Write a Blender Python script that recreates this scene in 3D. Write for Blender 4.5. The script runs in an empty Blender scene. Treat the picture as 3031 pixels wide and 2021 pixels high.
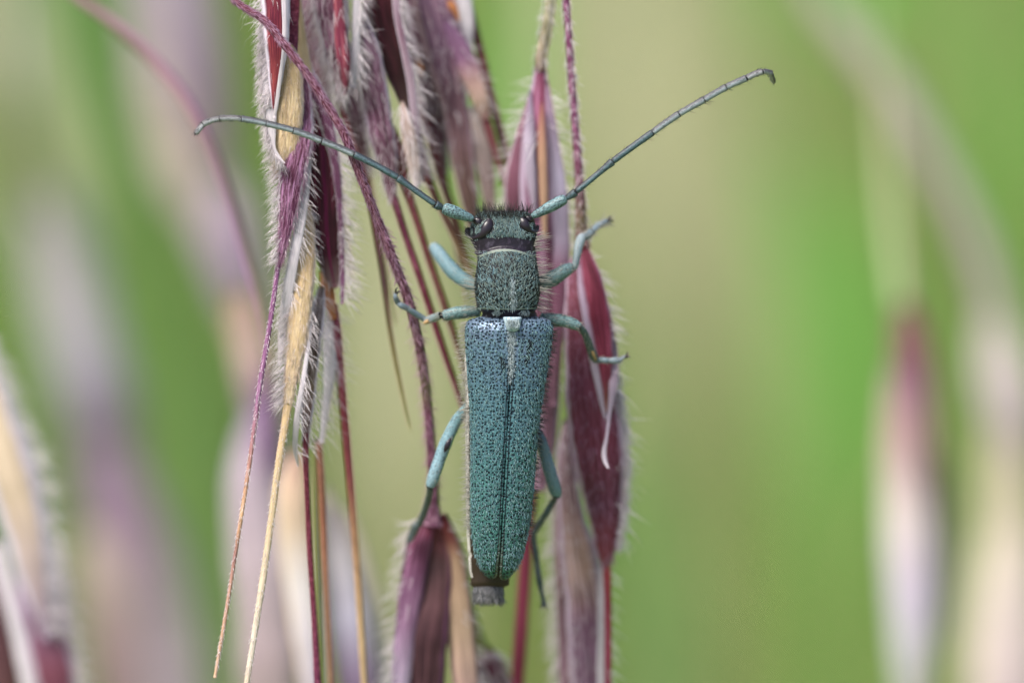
import bpy, math, random
import numpy as np
from mathutils import Vector

rng = np.random.default_rng(7)
random.seed(7)
sc = bpy.context.scene
COL = sc.collection
# one Blender unit is one centimetre
sc.unit_settings.system = 'METRIC'
sc.unit_settings.scale_length = 0.01

# ------------------------------------------------------------------ camera
W, H = 3031.0, 2021.0
DIST, FRAME_W = 20.0, 2.6
S = W / FRAME_W                       # picture pixels per centimetre in the plane of focus
PITCH = math.radians(14)
FOC = np.array([0.0, 0.0, 45.0])
XV = np.array([1.0, 0, 0])
FV = np.array([0, math.cos(PITCH), -math.sin(PITCH)])
UV = np.array([0, math.sin(PITCH), math.cos(PITCH)])
CAM = FOC - FV * DIST
cd = bpy.data.cameras.new('camera')
cam = bpy.data.objects.new('camera', cd)
COL.objects.link(cam)
cam.location = CAM
cam.rotation_euler = (math.pi / 2 - PITCH, 0, 0)
cd.sensor_width = 36
cd.lens = 36 * DIST / FRAME_W
cd.clip_start = 0.5
cd.clip_end = 9000
cd.dof.use_dof = True
cd.dof.focus_distance = DIST + 0.015
APERTURE_R = 0.50
cd.dof.aperture_fstop = cd.lens * 1e-3 / (2 * APERTURE_R)
sc.camera = cam

# ------------------------------------------------------------------ sky and sun (bright overcast)
SUN_EL, SUN_ROT = math.radians(60), math.radians(-130)
wd = bpy.data.worlds.new('World')
sc.world = wd
wd.use_nodes = True
nt = wd.node_tree
sky = nt.nodes.new('ShaderNodeTexSky')
sky.sky_type = 'NISHITA'
sky.sun_disc = False
sky.sun_elevation = SUN_EL
sky.sun_rotation = SUN_ROT
sky.air_density = 1.0
sky.dust_density = 4.0
sky.ozone_density = 1.0
bg = nt.nodes['Background']
bg.inputs['Strength'].default_value = 0.085
nt.links.new(sky.outputs[0], bg.inputs['Color'])
sd = bpy.data.lights.new('sun', 'SUN')
sd.energy = 2.3
sd.angle = math.radians(22)
sd.color = (1.0, 0.96, 0.90)
sun = bpy.data.objects.new('sun', sd)
COL.objects.link(sun)
# sun direction: from the upper left, behind the camera
az = SUN_ROT
sdir = Vector((math.sin(az) * math.cos(SUN_EL), math.cos(az) * math.cos(SUN_EL), math.sin(SUN_EL)))
sun.rotation_euler = sdir.to_track_quat('Z', 'Y').to_euler()
sun.location = (-50, -60, 200)
sc.view_settings.view_transform = 'Standard'
sc.view_settings.look = 'None'
sc.view_settings.gamma = 1.0
sc.view_settings.use_curve_mapping = False
sc.view_settings.exposure = 1.42
sc.cycles.use_denoising = True
sc.cycles.max_bounces = 8
sc.cycles.transparent_max_bounces = 8
sc.render.film_transparent = False


# ------------------------------------------------------------------ helpers
def P(px, py, d):
    """point seen at photograph pixel px,py and d centimetres behind the plane of focus"""
    px, py, d = np.broadcast_arrays(np.asarray(px, float), np.asarray(py, float), np.asarray(d, float))
    k = (DIST + d) / DIST / S
    a = (px - W / 2) * k
    b = -(py - H / 2) * k
    return CAM + a[..., None] * XV + b[..., None] * UV + (DIST + d)[..., None] * FV


ALB = 1.0


def lin(c, sat=1.0):
    c = np.asarray(c, float) / 255.0
    c = np.where(c <= 0.04045, c / 12.92, ((c + 0.055) / 1.055) ** 2.4) * ALB
    g_ = c @ np.array([0.25, 0.6, 0.15])
    return tuple(np.clip(g_ + (c - g_) * sat, 0, 1)) + (1.0,)


def build_mesh(name, verts, faces=None, tris=None, attr=None, smooth=True, mats=(), midx=None, attr2=None):
    me = bpy.data.meshes.new(name)
    if faces is not None:
        me.from_pydata(np.asarray(verts).tolist(), [], faces)
    else:
        v = np.asarray(verts, np.float32)
        t = np.asarray(tris, np.int32)
        n = t.shape[1]
        me.vertices.add(len(v))
        me.vertices.foreach_set('co', v.ravel())
        me.loops.add(t.size)
        me.loops.foreach_set('vertex_index', t.ravel())
        me.polygons.add(len(t))
        me.polygons.foreach_set('loop_start', np.arange(0, t.size, n, dtype=np.int32))
        me.polygons.foreach_set('loop_total', np.full(len(t), n, np.int32))
        me.update(calc_edges=True)
    if smooth:
        me.polygons.foreach_set('use_smooth', np.ones(len(me.polygons), bool))
    for an, arr in (('lv', attr), ('rest', attr2)):
        if arr is not None:
            at = me.attributes.new(an, 'FLOAT_VECTOR', 'POINT')
            at.data.foreach_set('vector', np.asarray(arr, np.float32).ravel())
    for m in mats:
        me.materials.append(m)
    if midx is not None:
        me.polygons.foreach_set('material_index', np.asarray(midx, np.int32))
    me.update()
    return me


def link(name, me, parent=None):
    o = bpy.data.objects.new(name, me)
    COL.objects.link(o)
    if parent is not None:
        o.parent = parent
    return o


ORIGIN = {}


def thing(name, label, cat, loc, group=None):
    o = bpy.data.objects.new(name, None)
    COL.objects.link(o)
    o.location = loc
    o.empty_display_size = 0.05
    o['label'] = label
    o['category'] = cat
    if group:
        o['group'] = group
    ORIGIN[o.name] = np.asarray(loc, float)
    return o


def org(o):
    while o.parent is not None:
        o = o.parent
    return ORIGIN[o.name]


def catmull(pts, n):
    p = np.asarray(pts, float)
    if len(p) == 2:
        t = np.linspace(0, 1, n)[:, None]
        return p[0] * (1 - t) + p[1] * t
    seg = np.linalg.norm(np.diff(p[:, :2], axis=0), axis=1) + 20
    s = np.concatenate([[0], np.cumsum(seg)])
    ts = np.linspace(0, s[-1], n)
    m = np.zeros_like(p)
    m[1:-1] = (p[2:] - p[:-2]) / (s[2:] - s[:-2])[:, None]
    m[0] = (p[1] - p[0]) / (s[1] - s[0])
    m[-1] = (p[-1] - p[-2]) / (s[-1] - s[-2])
    i = np.clip(np.searchsorted(s, ts, side='right') - 1, 0, len(p) - 2)
    h = (s[i + 1] - s[i])[:, None]
    t = ((ts - s[i]) / (s[i + 1] - s[i]))[:, None]
    out = ((2 * t**3 - 3 * t**2 + 1) * p[i] + (t**3 - 2 * t**2 + t) * h * m[i]
           + (-2 * t**3 + 3 * t**2) * p[i + 1] + (t**3 - t**2) * h * m[i + 1])
    out[:, 3] = np.maximum(out[:, 3], 0.4)
    return out


class Tube:
    """a swept body with an oval section: path rows are (px, py, d, full width in px)"""

    def __init__(self, path, n=48, ring=16, ratio=0.6, back=None, ribs=0.0, ribn=9, wob=0.035, cup=0.0, round_ends=False):
        q = catmull([(a, b, c, w) for a, b, c, w in path], n)
        c = P(q[:, 0], q[:, 1], q[:, 2])
        w = q[:, 3] / 2 / S * (DIST + q[:, 2]) / DIST
        t = np.gradient(c, axis=0)
        t /= np.linalg.norm(t, axis=1, keepdims=True) + 1e-12
        s = np.cross(t, FV)
        s /= np.linalg.norm(s, axis=1, keepdims=True) + 1e-12
        nn = np.cross(s, t)
        nn *= np.sign(-(nn @ FV))[:, None]
        a = np.linspace(0, 2 * math.pi, ring, endpoint=False)
        ca, sa = np.cos(a), np.sin(a)
        back = ratio if back is None else back
        r = np.where(sa >= 0, ratio, back)
        rib = 1 + ribs * np.cos(a * ribn)
        x = ca * rib
        z = sa * r * rib - cup * (1 - ca**2) * (sa > 0)
        if wob:
            ph = rng.uniform(0, 6, 3)
            vv = np.linspace(0, 1, n)
            w = w * (1 + wob * np.sin(vv * 23 + ph[0]) * 0.6 + wob * np.sin(vv * 51 + ph[1]) * 0.4)
        if round_ends:
            vv = np.linspace(0, 1, n)
        self.c, self.t, self.s, self.nn, self.w = c, t, s, nn, w
        self.v = (c[:, None, :] + s[:, None, :] * (w[:, None] * x[None])[..., None]
                  + nn[:, None, :] * (w[:, None] * z[None])[..., None])
        nx, nz = ca, sa / np.maximum(r, 0.15) * 0.6
        no = s[:, None, :] * nx[None, :, None] + nn[:, None, :] * nz[None, :, None]
        self.no = no / np.linalg.norm(no, axis=2, keepdims=True)
        self.n, self.ring = n, ring
        self.ca = ca
        self.rand = rng.uniform(0, 50)

    def mesh(self, name, mat, parent, obname=None):
        n, k = self.n, self.ring
        i, j = np.meshgrid(np.arange(n - 1), np.arange(k), indexing='ij')
        j2 = (j + 1) % k
        quads = np.stack([i * k + j, i * k + j2, (i + 1) * k + j2, (i + 1) * k + j], -1).reshape(-1, 4)
        v = self.v.reshape(-1, 3)
        tip0, tip1 = len(v), len(v) + 1
        e0 = self.c[0] - self.t[0] * self.w[0] * 0.35
        e1 = self.c[-1] + self.t[-1] * self.w[-1] * 0.35
        v = np.vstack([v, e0, e1])
        caps = []
        for jj in range(k):
            j2 = (jj + 1) % k
            caps.append((tip0, j2, jj))
            caps.append((tip1, (n - 1) * k + jj, (n - 1) * k + j2))
        uu = np.tile(0.5 + 0.5 * self.ca, n)
        vv = np.repeat(np.linspace(0, 1, n), k)
        lv = np.stack([uu, vv, np.full_like(uu, self.rand)], 1)
        lv = np.vstack([lv, (0.5, 0, self.rand), (0.5, 1, self.rand)])
        o0 = org(parent)
        faces = [tuple(f) for f in quads[:, ::-1].tolist()] + caps
        me = build_mesh(name, v - o0, faces=faces, attr=lv, mats=[mat])
        return link(name, me, parent)

    def sample(self, m, v0=0.0, v1=1.0, side=None, front=False):
        """random points on the surface: root, outward normal, tangent"""
        fi = rng.uniform(v0, v1, m) * (self.n - 1.001)
        if side is None:
            fj = rng.uniform(0, self.ring, m)
            if front:
                fj = rng.uniform(0, self.ring / 2, m)
        else:
            spread = self.ring * side[1]
            base = {'r': 0, 'l': self.ring / 2}[side[0]]
            fj = (base + rng.normal(0, spread, m)) % self.ring
        i = fi.astype(int)
        a = (fi - i)[:, None]
        j = fj.astype(int) % self.ring
        b = (fj - np.floor(fj))[:, None]
        j2 = (j + 1) % self.ring
        g = lambda A: (A[i, j] * (1 - a) + A[i + 1, j] * a) * (1 - b) + (A[i, j2] * (1 - a) + A[i + 1, j2] * a) * b
        no = g(self.no)
        no /= np.linalg.norm(no, axis=1, keepdims=True)
        return g(self.v), no, self.t[i]


def hair_arrays(root, direc, length, rad, bend):
    """tapered three sided hairs; root,direc,bend (N,3), length, rad (N,)"""
    N = len(root)
    direc = direc / (np.linalg.norm(direc, axis=1, keepdims=True) + 1e-9)
    ref = np.where(np.abs(direc[:, 2:3]) > 0.9, np.array([[1.0, 0, 0]]), np.array([[0, 0, 1.0]]))
    a = np.cross(direc, ref)
    a /= np.linalg.norm(a, axis=1, keepdims=True) + 1e-9
    b = np.cross(direc, a)
    ts = [0.0, 0.35, 0.7]
    rs = [1.0, 0.85, 0.55]
    vs = []
    for t, r in zip(ts, rs):
        c = root + direc * (length * t)[:, None] + bend * (length * t * t)[:, None]
        for k in range(3):
            an = k * 2.0943951
            vs.append(c + (a * math.cos(an) + b * math.sin(an)) * (rad * r)[:, None])
    vs.append(root + direc * length[:, None] + bend * length[:, None])
    V = np.stack(vs, 1)                          # N,10,3
    T = []
    for q in range(2):
        for k in range(3):
            k2 = (k + 1) % 3
            T += [(q * 3 + k, q * 3 + k2, q * 3 + 3 + k2), (q * 3 + k, q * 3 + 3 + k2, q * 3 + 3 + k)]
    for k in range(3):
        T.append((6 + k, 6 + (k + 1) % 3, 9))
    T = np.array(T)
    tris = (np.arange(N)[:, None, None] * 10 + T[None]).reshape(-1, 3)
    lv = np.zeros((N, 10, 3))
    lv[:, :, 0] = rng.uniform(0, 1, N)[:, None]
    lv[:, :, 1] = np.array([0] * 3 + [.35] * 3 + [.7] * 3 + [1.0])[None]
    return V.reshape(-1, 3), tris, lv.reshape(-1, 3)


HN, HL, HR, HJ = 1.4, 1.15, 0.78, 1.35


class Hairs:
    def __init__(self):
        self.parts = []

    def add(self, root, direc, len_px, rad_px, bend=None, jitter=0.15, lvar=0.35):
        N = len(root)
        direc = direc / (np.linalg.norm(direc, axis=1, keepdims=True) + 1e-9) + rng.normal(0, jitter, (N, 3))
        L = len_px / S * rng.uniform(1 - lvar, 1 + lvar, N)
        R = rad_px / S * rng.uniform(0.8, 1.2, N)
        if bend is None:
            bend = rng.normal(0, 0.12, (N, 3))
        else:
            bend = bend + rng.normal(0, 0.10, (N, 3))
        self.parts.append(hair_arrays(root, direc, L, R, bend))

    def on(self, tube, count, len_px, rad_px, out=1.0, tip=0.8, v0=0.02, v1=0.98, side=None, front=False, droop=0.2, jitter=0.2):
        count, len_px, rad_px, jitter = int(count * HN), len_px * HL, rad_px * HR, jitter * HJ
        r, n, t = tube.sample(count, v0, v1, side, front)
        self.add(r, n * out + t * tip, len_px, rad_px, bend=t * droop, jitter=jitter)

    def build(self, name, mat, parent):
        off, V, T, A = 0, [], [], []
        for v, t, a in self.parts:
            V.append(v); T.append(t + off); A.append(a)
            off += len(v)
        me = build_mesh(name, np.vstack(V) - org(parent), tris=np.vstack(T), attr=np.vstack(A), mats=[mat])
        o = link(name, me, parent)
        o['kind'] = 'stuff'
        return o


# ------------------------------------------------------------------ node helpers
class NT:
    def __init__(self, name):
        self.m = bpy.data.materials.new(name)
        self.m.use_nodes = True
        self.t = self.m.node_tree
        self.p = self.t.nodes['Principled BSDF']
        self.out = self.t.nodes['Material Output']

    def n(self, kind, **kw):
        nd = self.t.nodes.new(kind)
        for k, v in kw.items():
            setattr(nd, k, v)
        return nd

    def l(self, a, b):
        self.t.links.new(a, b)

    def math(self, op, a, b=None, clamp=False):
        nd = self.n('ShaderNodeMath', operation=op, use_clamp=clamp)
        for i, x in enumerate((a, b)):
            if x is None:
                continue
            if isinstance(x, (int, float)):
                nd.inputs[i].default_value = x
            else:
                self.l(x, nd.inputs[i])
        return nd.outputs[0]

    def smooth(self, x, a, b, lo=0.0, hi=1.0):
        nd = self.n('ShaderNodeMapRange', interpolation_type='SMOOTHSTEP')
        self.l(x, nd.inputs['Value'])
        nd.inputs['From Min'].default_value = a
        nd.inputs['From Max'].default_value = b
        nd.inputs['To Min'].default_value = lo
        nd.inputs['To Max'].default_value = hi
        return nd.outputs['Result']

    def mix(self, f, a, b, blend='MIX'):
        nd = self.n('ShaderNodeMix', data_type='RGBA', blend_type=blend)
        for i, x in ((0, f), (6, a), (7, b)):
            if isinstance(x, (int, float)):
                nd.inputs[i].default_value = x
            elif isinstance(x, tuple):
                nd.inputs[i].default_value = x
            else:
                self.l(x, nd.inputs[i])
        return nd.outputs[2]

    def ramp(self, x, stops, interp='LINEAR', sat=1.0):
        nd = self.n('ShaderNodeValToRGB')
        cr = nd.color_ramp
        cr.interpolation = interp
        cr.elements[0].position = stops[0][0]
        cr.elements[0].color = lin(stops[0][1], sat)
        cr.elements[1].position = stops[-1][0]
        cr.elements[1].color = lin(stops[-1][1], sat)
        for pos, c in stops[1:-1]:
            e = cr.elements.new(pos)
            e.color = lin(c, sat)
        self.l(x, nd.inputs[0])
        return nd.outputs[0]

    def noise(self, vec, scale, detail=3.0, rough=0.55):
        nd = self.n('ShaderNodeTexNoise')
        nd.inputs['Scale'].default_value = scale
        nd.inputs['Detail'].default_value = detail
        nd.inputs['Roughness'].default_value = rough
        if vec is not None:
            self.l(vec, nd.inputs['Vector'])
        return nd.outputs['Fac']

    def attr(self, name):
        nd = self.n('ShaderNodeAttribute', attribute_name=name)
        return nd.outputs['Vector']

    def sep(self, v):
        nd = self.n('ShaderNodeSeparateXYZ')
        self.l(v, nd.inputs[0])
        return nd.outputs

    def comb(self, *xs):
        nd = self.n('ShaderNodeCombineXYZ')
        for i, x in enumerate(xs):
            if isinstance(x, (int, float)):
                nd.inputs[i].default_value = x
            else:
                self.l(x, nd.inputs[i])
        return nd.outputs[0]

    def bump(self, h, strength, dist):
        nd = self.n('ShaderNodeBump')
        nd.inputs['Strength'].default_value = strength
        nd.inputs['Distance'].default_value = dist
        self.l(h, nd.inputs['Height'])
        self.l(nd.outputs[0], self.p.inputs['Normal'])

    def translucent(self, col, amount):
        tr = self.n('ShaderNodeBsdfTranslucent')
        if isinstance(col, tuple):
            tr.inputs[0].default_value = col
        else:
            self.l(col, tr.inputs[0])
        mx = self.n('ShaderNodeMixShader')
        mx.inputs[0].default_value = amount
        self.l(self.p.outputs[0], mx.inputs[1])
        self.l(tr.outputs[0], mx.inputs[2])
        self.l(mx.outputs[0], self.out.inputs['Surface'])


def mat_husk(name, stops, margin=None, mw=0.3, streak=0.35, streak_col=None, stripe=None, rough=0.55, vs=3.0, us=22.0, fine=0.5, transl=0.0, nerves=0.0, sat=0.86):
    """a grass husk: colours along its length, pale papery margins, long fine fibres"""
    k = NT(name)
    x, v, r = k.sep(k.attr('lv'))[:3]
    col = k.ramp(v, stops, sat=sat)
    vec = k.comb(k.math('MULTIPLY', x, us), k.math('MULTIPLY', v, vs), r)
    f = k.noise(vec, 1.0, 4.0, 0.65)
    if streak_col is not None:
        col = k.mix(k.smooth(f, 0.47, 0.66, 0, fine), col, lin(streak_col))
    d = k.math('ABSOLUTE', k.math('SUBTRACT', x, 0.5))
    if stripe is not None:
        sc_, cen, wid = stripe
        dd = k.math('ABSOLUTE', k.math('SUBTRACT', x, cen))
        col = k.mix(k.smooth(dd, wid, wid * 0.4), col, lin(sc_))
    if nerves:
        w = k.math('SINE', k.math('MULTIPLY', x, 52.0))
        col = k.mix(k.smooth(w, 0.2, 1.0, 0, nerves), col, (0.55, 0.42, 0.5, 1), 'MULTIPLY')
    g = k.smooth(f, 0.28, 0.72, 1 - streak * 1.5, 1 + streak * 1.1)
    gm = k.comb(g, g, g)
    col = k.mix(1.0, col, gm, 'MULTIPLY')
    if margin is not None:
        wob = k.math('MULTIPLY', k.math('SUBTRACT', k.noise(k.comb(x, k.math('MULTIPLY', v, 14.0), r), 1.0), 0.5), 0.12)
        col = k.mix(k.smooth(k.math('ADD', d, wob), 0.5 - mw * 0.5, 0.5 - mw * 0.22), col, lin(margin))
    k.l(col, k.p.inputs['Base Color'])
    k.p.inputs['Roughness'].default_value = rough
    k.p.inputs['Specular IOR Level'].default_value = 0.15
    k.bump(f, 0.45, 0.008)
    if transl:
        k.translucent(col, transl)
    return k.m


def mat_plain(name, c, rough=0.5, spec=0.4, c2=None, scale=40.0, transl=0.0, metallic=0.0):
    k = NT(name)
    if c2 is not None:
        f = k.noise(k.attr('lv'), scale)
        col = k.mix(k.smooth(f, 0.4, 0.6), lin(c), lin(c2))
        k.l(col, k.p.inputs['Base Color'])
    else:
        col = lin(c)
        k.p.inputs['Base Color'].default_value = col
    k.p.inputs['Roughness'].default_value = rough
    k.p.inputs['Specular IOR Level'].default_value = spec
    k.p.inputs['Metallic'].default_value = metallic
    if transl:
        k.translucent(col, transl)
    return k.m


def mat_hair(name, c, c2=None, transl=0.35):
    k = NT(name)
    x, v, r = k.sep(k.attr('lv'))[:3]
    col = k.mix(x, lin(c), lin(c2 or c))
    k.l(col, k.p.inputs['Base Color'])
    k.p.inputs['Roughness'].default_value = 0.45
    if transl:
        k.translucent(col, transl)
    return k.m


M_HW = mat_hair('pale_husk_hair', (244, 238, 240), (230, 220, 224), 0.45)
M_HT = mat_hair('tan_husk_hair', (240, 225, 200), (225, 205, 190))
M_HP = mat_hair('mauve_husk_hair', (200, 165, 190), (165, 110, 140))

# ------------------------------------------------------------------ ground and meadow
k = NT('meadow_soil')
geo = k.n('ShaderNodeNewGeometry')
f1 = k.noise(geo.outputs['Position'], 0.035, 4)
f2 = k.noise(geo.outputs['Position'], 0.5, 4)
c = k.mix(k.smooth(f1, 0.35, 0.65), lin((94, 116, 58)), lin((110, 110, 70)))
c = k.mix(k.smooth(f2, 0.4, 0.7, 0, 0.6), c, lin((74, 96, 44)))
k.l(c, k.p.inputs['Base Color'])
k.p.inputs['Roughness'].default_value = 0.9
k.bump(f2, 0.6, 1.0)
gn = 60
gx = np.sign(np.linspace(-1, 1, gn)) * np.abs(np.linspace(-1, 1, gn)) ** 2.2 * 4000
X, Y = np.meshgrid(gx, gx + 100)
Z = 1.2 * np.sin(X * 0.021 + 1) * np.cos(Y * 0.017) + 0.6 * np.sin(X * 0.06) * np.sin(Y * 0.05) + np.where(Y > 400, (Y - 400) * 0.015, 0)
ii, jj = np.meshgrid(np.arange(gn - 1), np.arange(gn - 1), indexing='ij')
q = np.stack([ii * gn + jj, ii * gn + jj + 1, (ii + 1) * gn + jj + 1, (ii + 1) * gn + jj], -1).reshape(-1, 4)
g = link('ground', build_mesh('ground', np.stack([X, Y, Z], -1).reshape(-1, 3), tris=q, mats=[k.m]))
g['kind'] = 'structure'

k = NT('meadow_blades')
x, v, r = k.sep(k.attr('lv'))[:3]
c = k.mix(k.smooth(x, 0.62, 0.70), lin((100, 142, 58)), lin((172, 158, 112)))
c = k.mix(k.math('MULTIPLY', r, 0.5), c, lin((116, 146, 62)))
k.l(c, k.p.inputs['Base Color'])
k.p.inputs['Roughness'].default_value = 0.6
k.translucent(c, 0.35)


def blades(name, n, xr, yr, hr, wr):
    bx = rng.uniform(*xr, n)
    by = rng.uniform(*yr, n)
    h = rng.uniform(*hr, n)
    w = rng.uniform(*wr, n)
    lean = rng.normal(0, 0.28, (n, 2)) * h[:, None]
    an = rng.uniform(0, math.pi, n)
    sx, sy = np.cos(an), np.sin(an)
    patch = np.sin(bx * 0.11 + 1) + np.sin(by * 0.09 + bx * 0.04)
    tone = np.clip(rng.uniform(0, 1, n) + 0.12 * patch, 0, 1)
    V = []
    for t, ww in ((0, 1.0), (0.4, 1.0), (0.75, 0.65), (1.0, 0.06)):
        cx = bx + lean[:, 0] * t * t
        cy = by + lean[:, 1] * t * t
        cz = h * t * (1 - 0.12 * t)
        for sg in (-1, 1):
            V.append(np.stack([cx + sx * sg * w * ww, cy + sy * sg * w * ww, cz - 0.8], -1))
    V = np.stack(V, 1)
    T = np.array([(0, 1, 3, 2), (2, 3, 5, 4), (4, 5, 7, 6)])
    quads = (np.arange(n)[:, None, None] * 8 + T[None]).reshape(-1, 4)
    lv = np.zeros((n, 8, 3))
    lv[:, :, 0] = tone[:, None]
    lv[:, :, 1] = np.array([0, 0, .4, .4, .75, .75, 1, 1])
    lv[:, :, 2] = rng.uniform(0, 1, n)[:, None]
    o = link(name, build_mesh(name, V.reshape(-1, 3), tris=quads, attr=lv.reshape(-1, 3), mats=[k.m]))
    o['kind'] = 'stuff'
    return o


mg = blades('meadow_grass', 42000, (-110, 110), (70, 420), (10, 26), (0.18, 0.42))
mg['label'] = 'soft green and straw coloured meadow grass far behind the beetle'
mg['category'] = 'grass'

# ------------------------------------------------------------------ blurred leaves behind
LEAF_GREEN = mat_husk('fresh_leaf', [(0, (104, 162, 56)), (1, (114, 170, 64))], streak=0.12, us=14, transl=0.35, rough=0.5)
LEAF_DEEP = mat_husk('deep_leaf', [(0, (94, 140, 60)), (1, (104, 140, 66))], streak=0.12, us=14, transl=0.35, rough=0.5)
LEAF_OLIVE = mat_husk('olive_leaf', [(0, (118, 142, 78)), (1, (122, 146, 82))], streak=0.12, us=14, transl=0.35, rough=0.5)
LEAF_TAN = mat_husk('dry_leaf', [(0, (184, 180, 146)), (0.6, (178, 174, 136)), (1, (164, 160, 112))], streak=0.12, us=14, transl=0.3, rough=0.7)
LEAF_BROWN = mat_husk('brown_leaf', [(0, (128, 118, 78)), (1, (140, 130, 88))], streak=0.12, us=14, transl=0.3, rough=0.7)


def leaf(label, path, mat, cat='grass leaf', grp='blurred leaves behind the spikelets', name='grass_leaf'):
    tb = Tube(path, n=40, ring=12, ratio=0.10)
    t = thing(name, label, cat, tuple(tb.c[-1]), grp)
    tb.mesh('leaf_blade', mat, t)
    return t


leaf('broad bright green leaf blade between the antenna tip and the crimson blurred spikelet',
     [(2330, 380, 14, 40), (2400, 640, 14, 220), (2490, 950, 14, 360), (2500, 1300, 14, 300), (2470, 1700, 14, 120), (2460, 2500, 14, 90)], LEAF_GREEN)
leaf('bright green blade arching across the top right behind the mauve awn',
     [(2540, -500, 13, 120), (2660, 0, 13, 330), (2800, 240, 13, 220), (3000, 600, 13, 120), (3250, 1100, 13, 60)], LEAF_GREEN)
leaf('green blade at the upper right corner of the picture',
     [(3080, -500, 13, 150), (2990, 60, 13, 230), (3010, 420, 13, 120), (3100, 900, 13, 40)], LEAF_GREEN)
leaf('deep green broad blade down the left side behind the pinkish spikelets',
     [(140, -600, 10, 280), (190, 100, 10, 330), (300, 500, 10, 260), (430, 850, 10, 130), (560, 1200, 10, 200), (610, 1600, 10, 230), (640, 2300, 10, 160)], LEAF_DEEP)
leaf('short green blade behind the red base of the upright spikelet',
     [(1540, -400, 9, 40), (1540, 120, 9, 130), (1500, 360, 9, 160), (1470, 700, 9, 40)], LEAF_GREEN)
leaf('green blade just beyond the tip of the right antenna at the top edge',
     [(2420, -500, 14, 120), (2390, -40, 14, 220), (2310, 170, 14, 60)], LEAF_GREEN)
leaf('green blade rising at the bottom right of the beetle tail',
     [(1950, 2800, 12, 250), (1975, 1950, 12, 280), (1990, 1550, 12, 100), (2000, 1300, 12, 20)], LEAF_OLIVE)
leaf('narrow green blade along the right edge of the hairy maroon spikelet',
     [(1900, 2600, 8, 40), (1860, 1500, 8, 130), (1850, 1150, 8, 90), (1870, 900, 8, 20)], LEAF_DEEP)
leaf('wide straw coloured dry leaf far behind the right antenna',
     [(1780, -900, 34, 160), (1870, 0, 34, 380), (1940, 600, 34, 420), (2040, 1050, 34, 280), (2160, 1500, 34, 60)], LEAF_TAN)
leaf('brown dry blade at the top right between two green blades',
     [(2900, -500, 12, 80), (2850, 80, 12, 140), (2800, 420, 12, 40)], LEAF_BROWN)
leaf('pale straw leaf seen between the left spikelets and the beetle body',
     [(1100, 0, 15, 60), (1150, 600, 15, 260), (1190, 1200, 15, 300), (1230, 1700, 15, 160), (1250, 2400, 15, 60)], LEAF_TAN)
leaf('faint grey beige blade left of the broad green leaf on the left',
     [(-60, -400, 9, 120), (60, 200, 9, 150), (160, 600, 9, 170), (230, 1000, 9, 60)], LEAF_TAN)

# ------------------------------------------------------------------ grass spikelets
ALB = 0.74
GS = 'brome spikelets around the beetle'


def spikelet(label, px, py, d, name='grass_spikelet', grp=GS, cat='spikelet'):
    return thing(name, label, cat, tuple(P(px, py, d)), grp)


CRIM = mat_husk('crimson_husk', [(0, (96, 26, 56)), (0.5, (126, 34, 62)), (0.8, (150, 52, 62)), (1, (120, 40, 60))],
                margin=(226, 216, 230), mw=0.42, streak=0.4, streak_col=(176, 96, 80), fine=0.5, us=26)
GOLD = mat_husk('golden_husk', [(0, (196, 150, 96)), (0.25, (214, 178, 124)), (0.7, (224, 190, 140)), (1, (222, 196, 160))],
                margin=(220, 200, 190), mw=0.2, streak=0.25, streak_col=(240, 220, 180), fine=0.7, us=34, vs=6)
PURP = mat_husk('purple_husk', [(0, (140, 100, 100)), (0.12, (106, 42, 66)), (0.5, (98, 38, 68)), (0.8, (110, 46, 82)), (1, (126, 64, 104))],
                margin=(226, 214, 224), mw=0.24, streak=0.35, streak_col=(196, 150, 190), fine=0.75, us=30, vs=7)
WHITE = mat_husk('papery_margin', [(0, (218, 208, 216)), (0.5, (230, 222, 228)), (1, (226, 216, 220))], streak=0.3, streak_col=(186, 166, 182), fine=0.6, us=14, vs=5, transl=0.08)
MAROON = mat_husk('maroon_husk', [(0, (110, 60, 84)), (0.2, (96, 34, 50)), (0.6, (66, 24, 32)), (0.85, (48, 24, 28)), (1, (150, 120, 120))],
                  streak=0.4, streak_col=(120, 44, 72), fine=0.6, stripe=((112, 30, 70), 0.5, 0.07), us=20)
MAUVE = mat_husk('mauve_husk', [(0, (136, 100, 120)), (0.3, (106, 64, 86)), (0.7, (94, 48, 68)), (1, (106, 50, 64))],
                 margin=(196, 178, 196), mw=0.25, streak=0.4, streak_col=(176, 136, 160), fine=0.7, us=24, vs=6)
DARKIN = mat_husk('dark_hollow_husk', [(0, (96, 32, 50)), (0.4, (74, 26, 36)), (0.8, (50, 30, 30)), (1, (84, 66, 60))],
                  margin=(120, 84, 100), mw=0.2, streak=0.4, streak_col=(104, 44, 60), fine=0.4, us=20)
BROWNW = mat_husk('brown_husk', [(0, (120, 100, 96)), (0.3, (88, 66, 66)), (0.6, (130, 104, 70)), (0.85, (104, 44, 50)), (1, (110, 44, 58))],
                  margin=(214, 206, 222), mw=0.35, streak=0.4, streak_col=(200, 186, 190), fine=0.6, us=18, vs=9)
AWN_PT = mat_husk('purple_to_tan_awn', [(0, (128, 66, 118)), (0.35, (146, 92, 134)), (0.5, (186, 130, 116)), (0.62, (222, 172, 116)), (0.72, (160, 108, 96)), (0.8, (196, 146, 120)), (1, (222, 178, 140))],
                  streak=0.15, streak_col=(216, 190, 204), fine=0.35, us=6, vs=24)
AWN_CREAM = mat_husk('cream_awn', [(0, (226, 190, 136)), (0.4, (236, 206, 160)), (0.8, (244, 226, 204)), (1, (226, 190, 150))], streak=0.08, us=6, vs=14)
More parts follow.
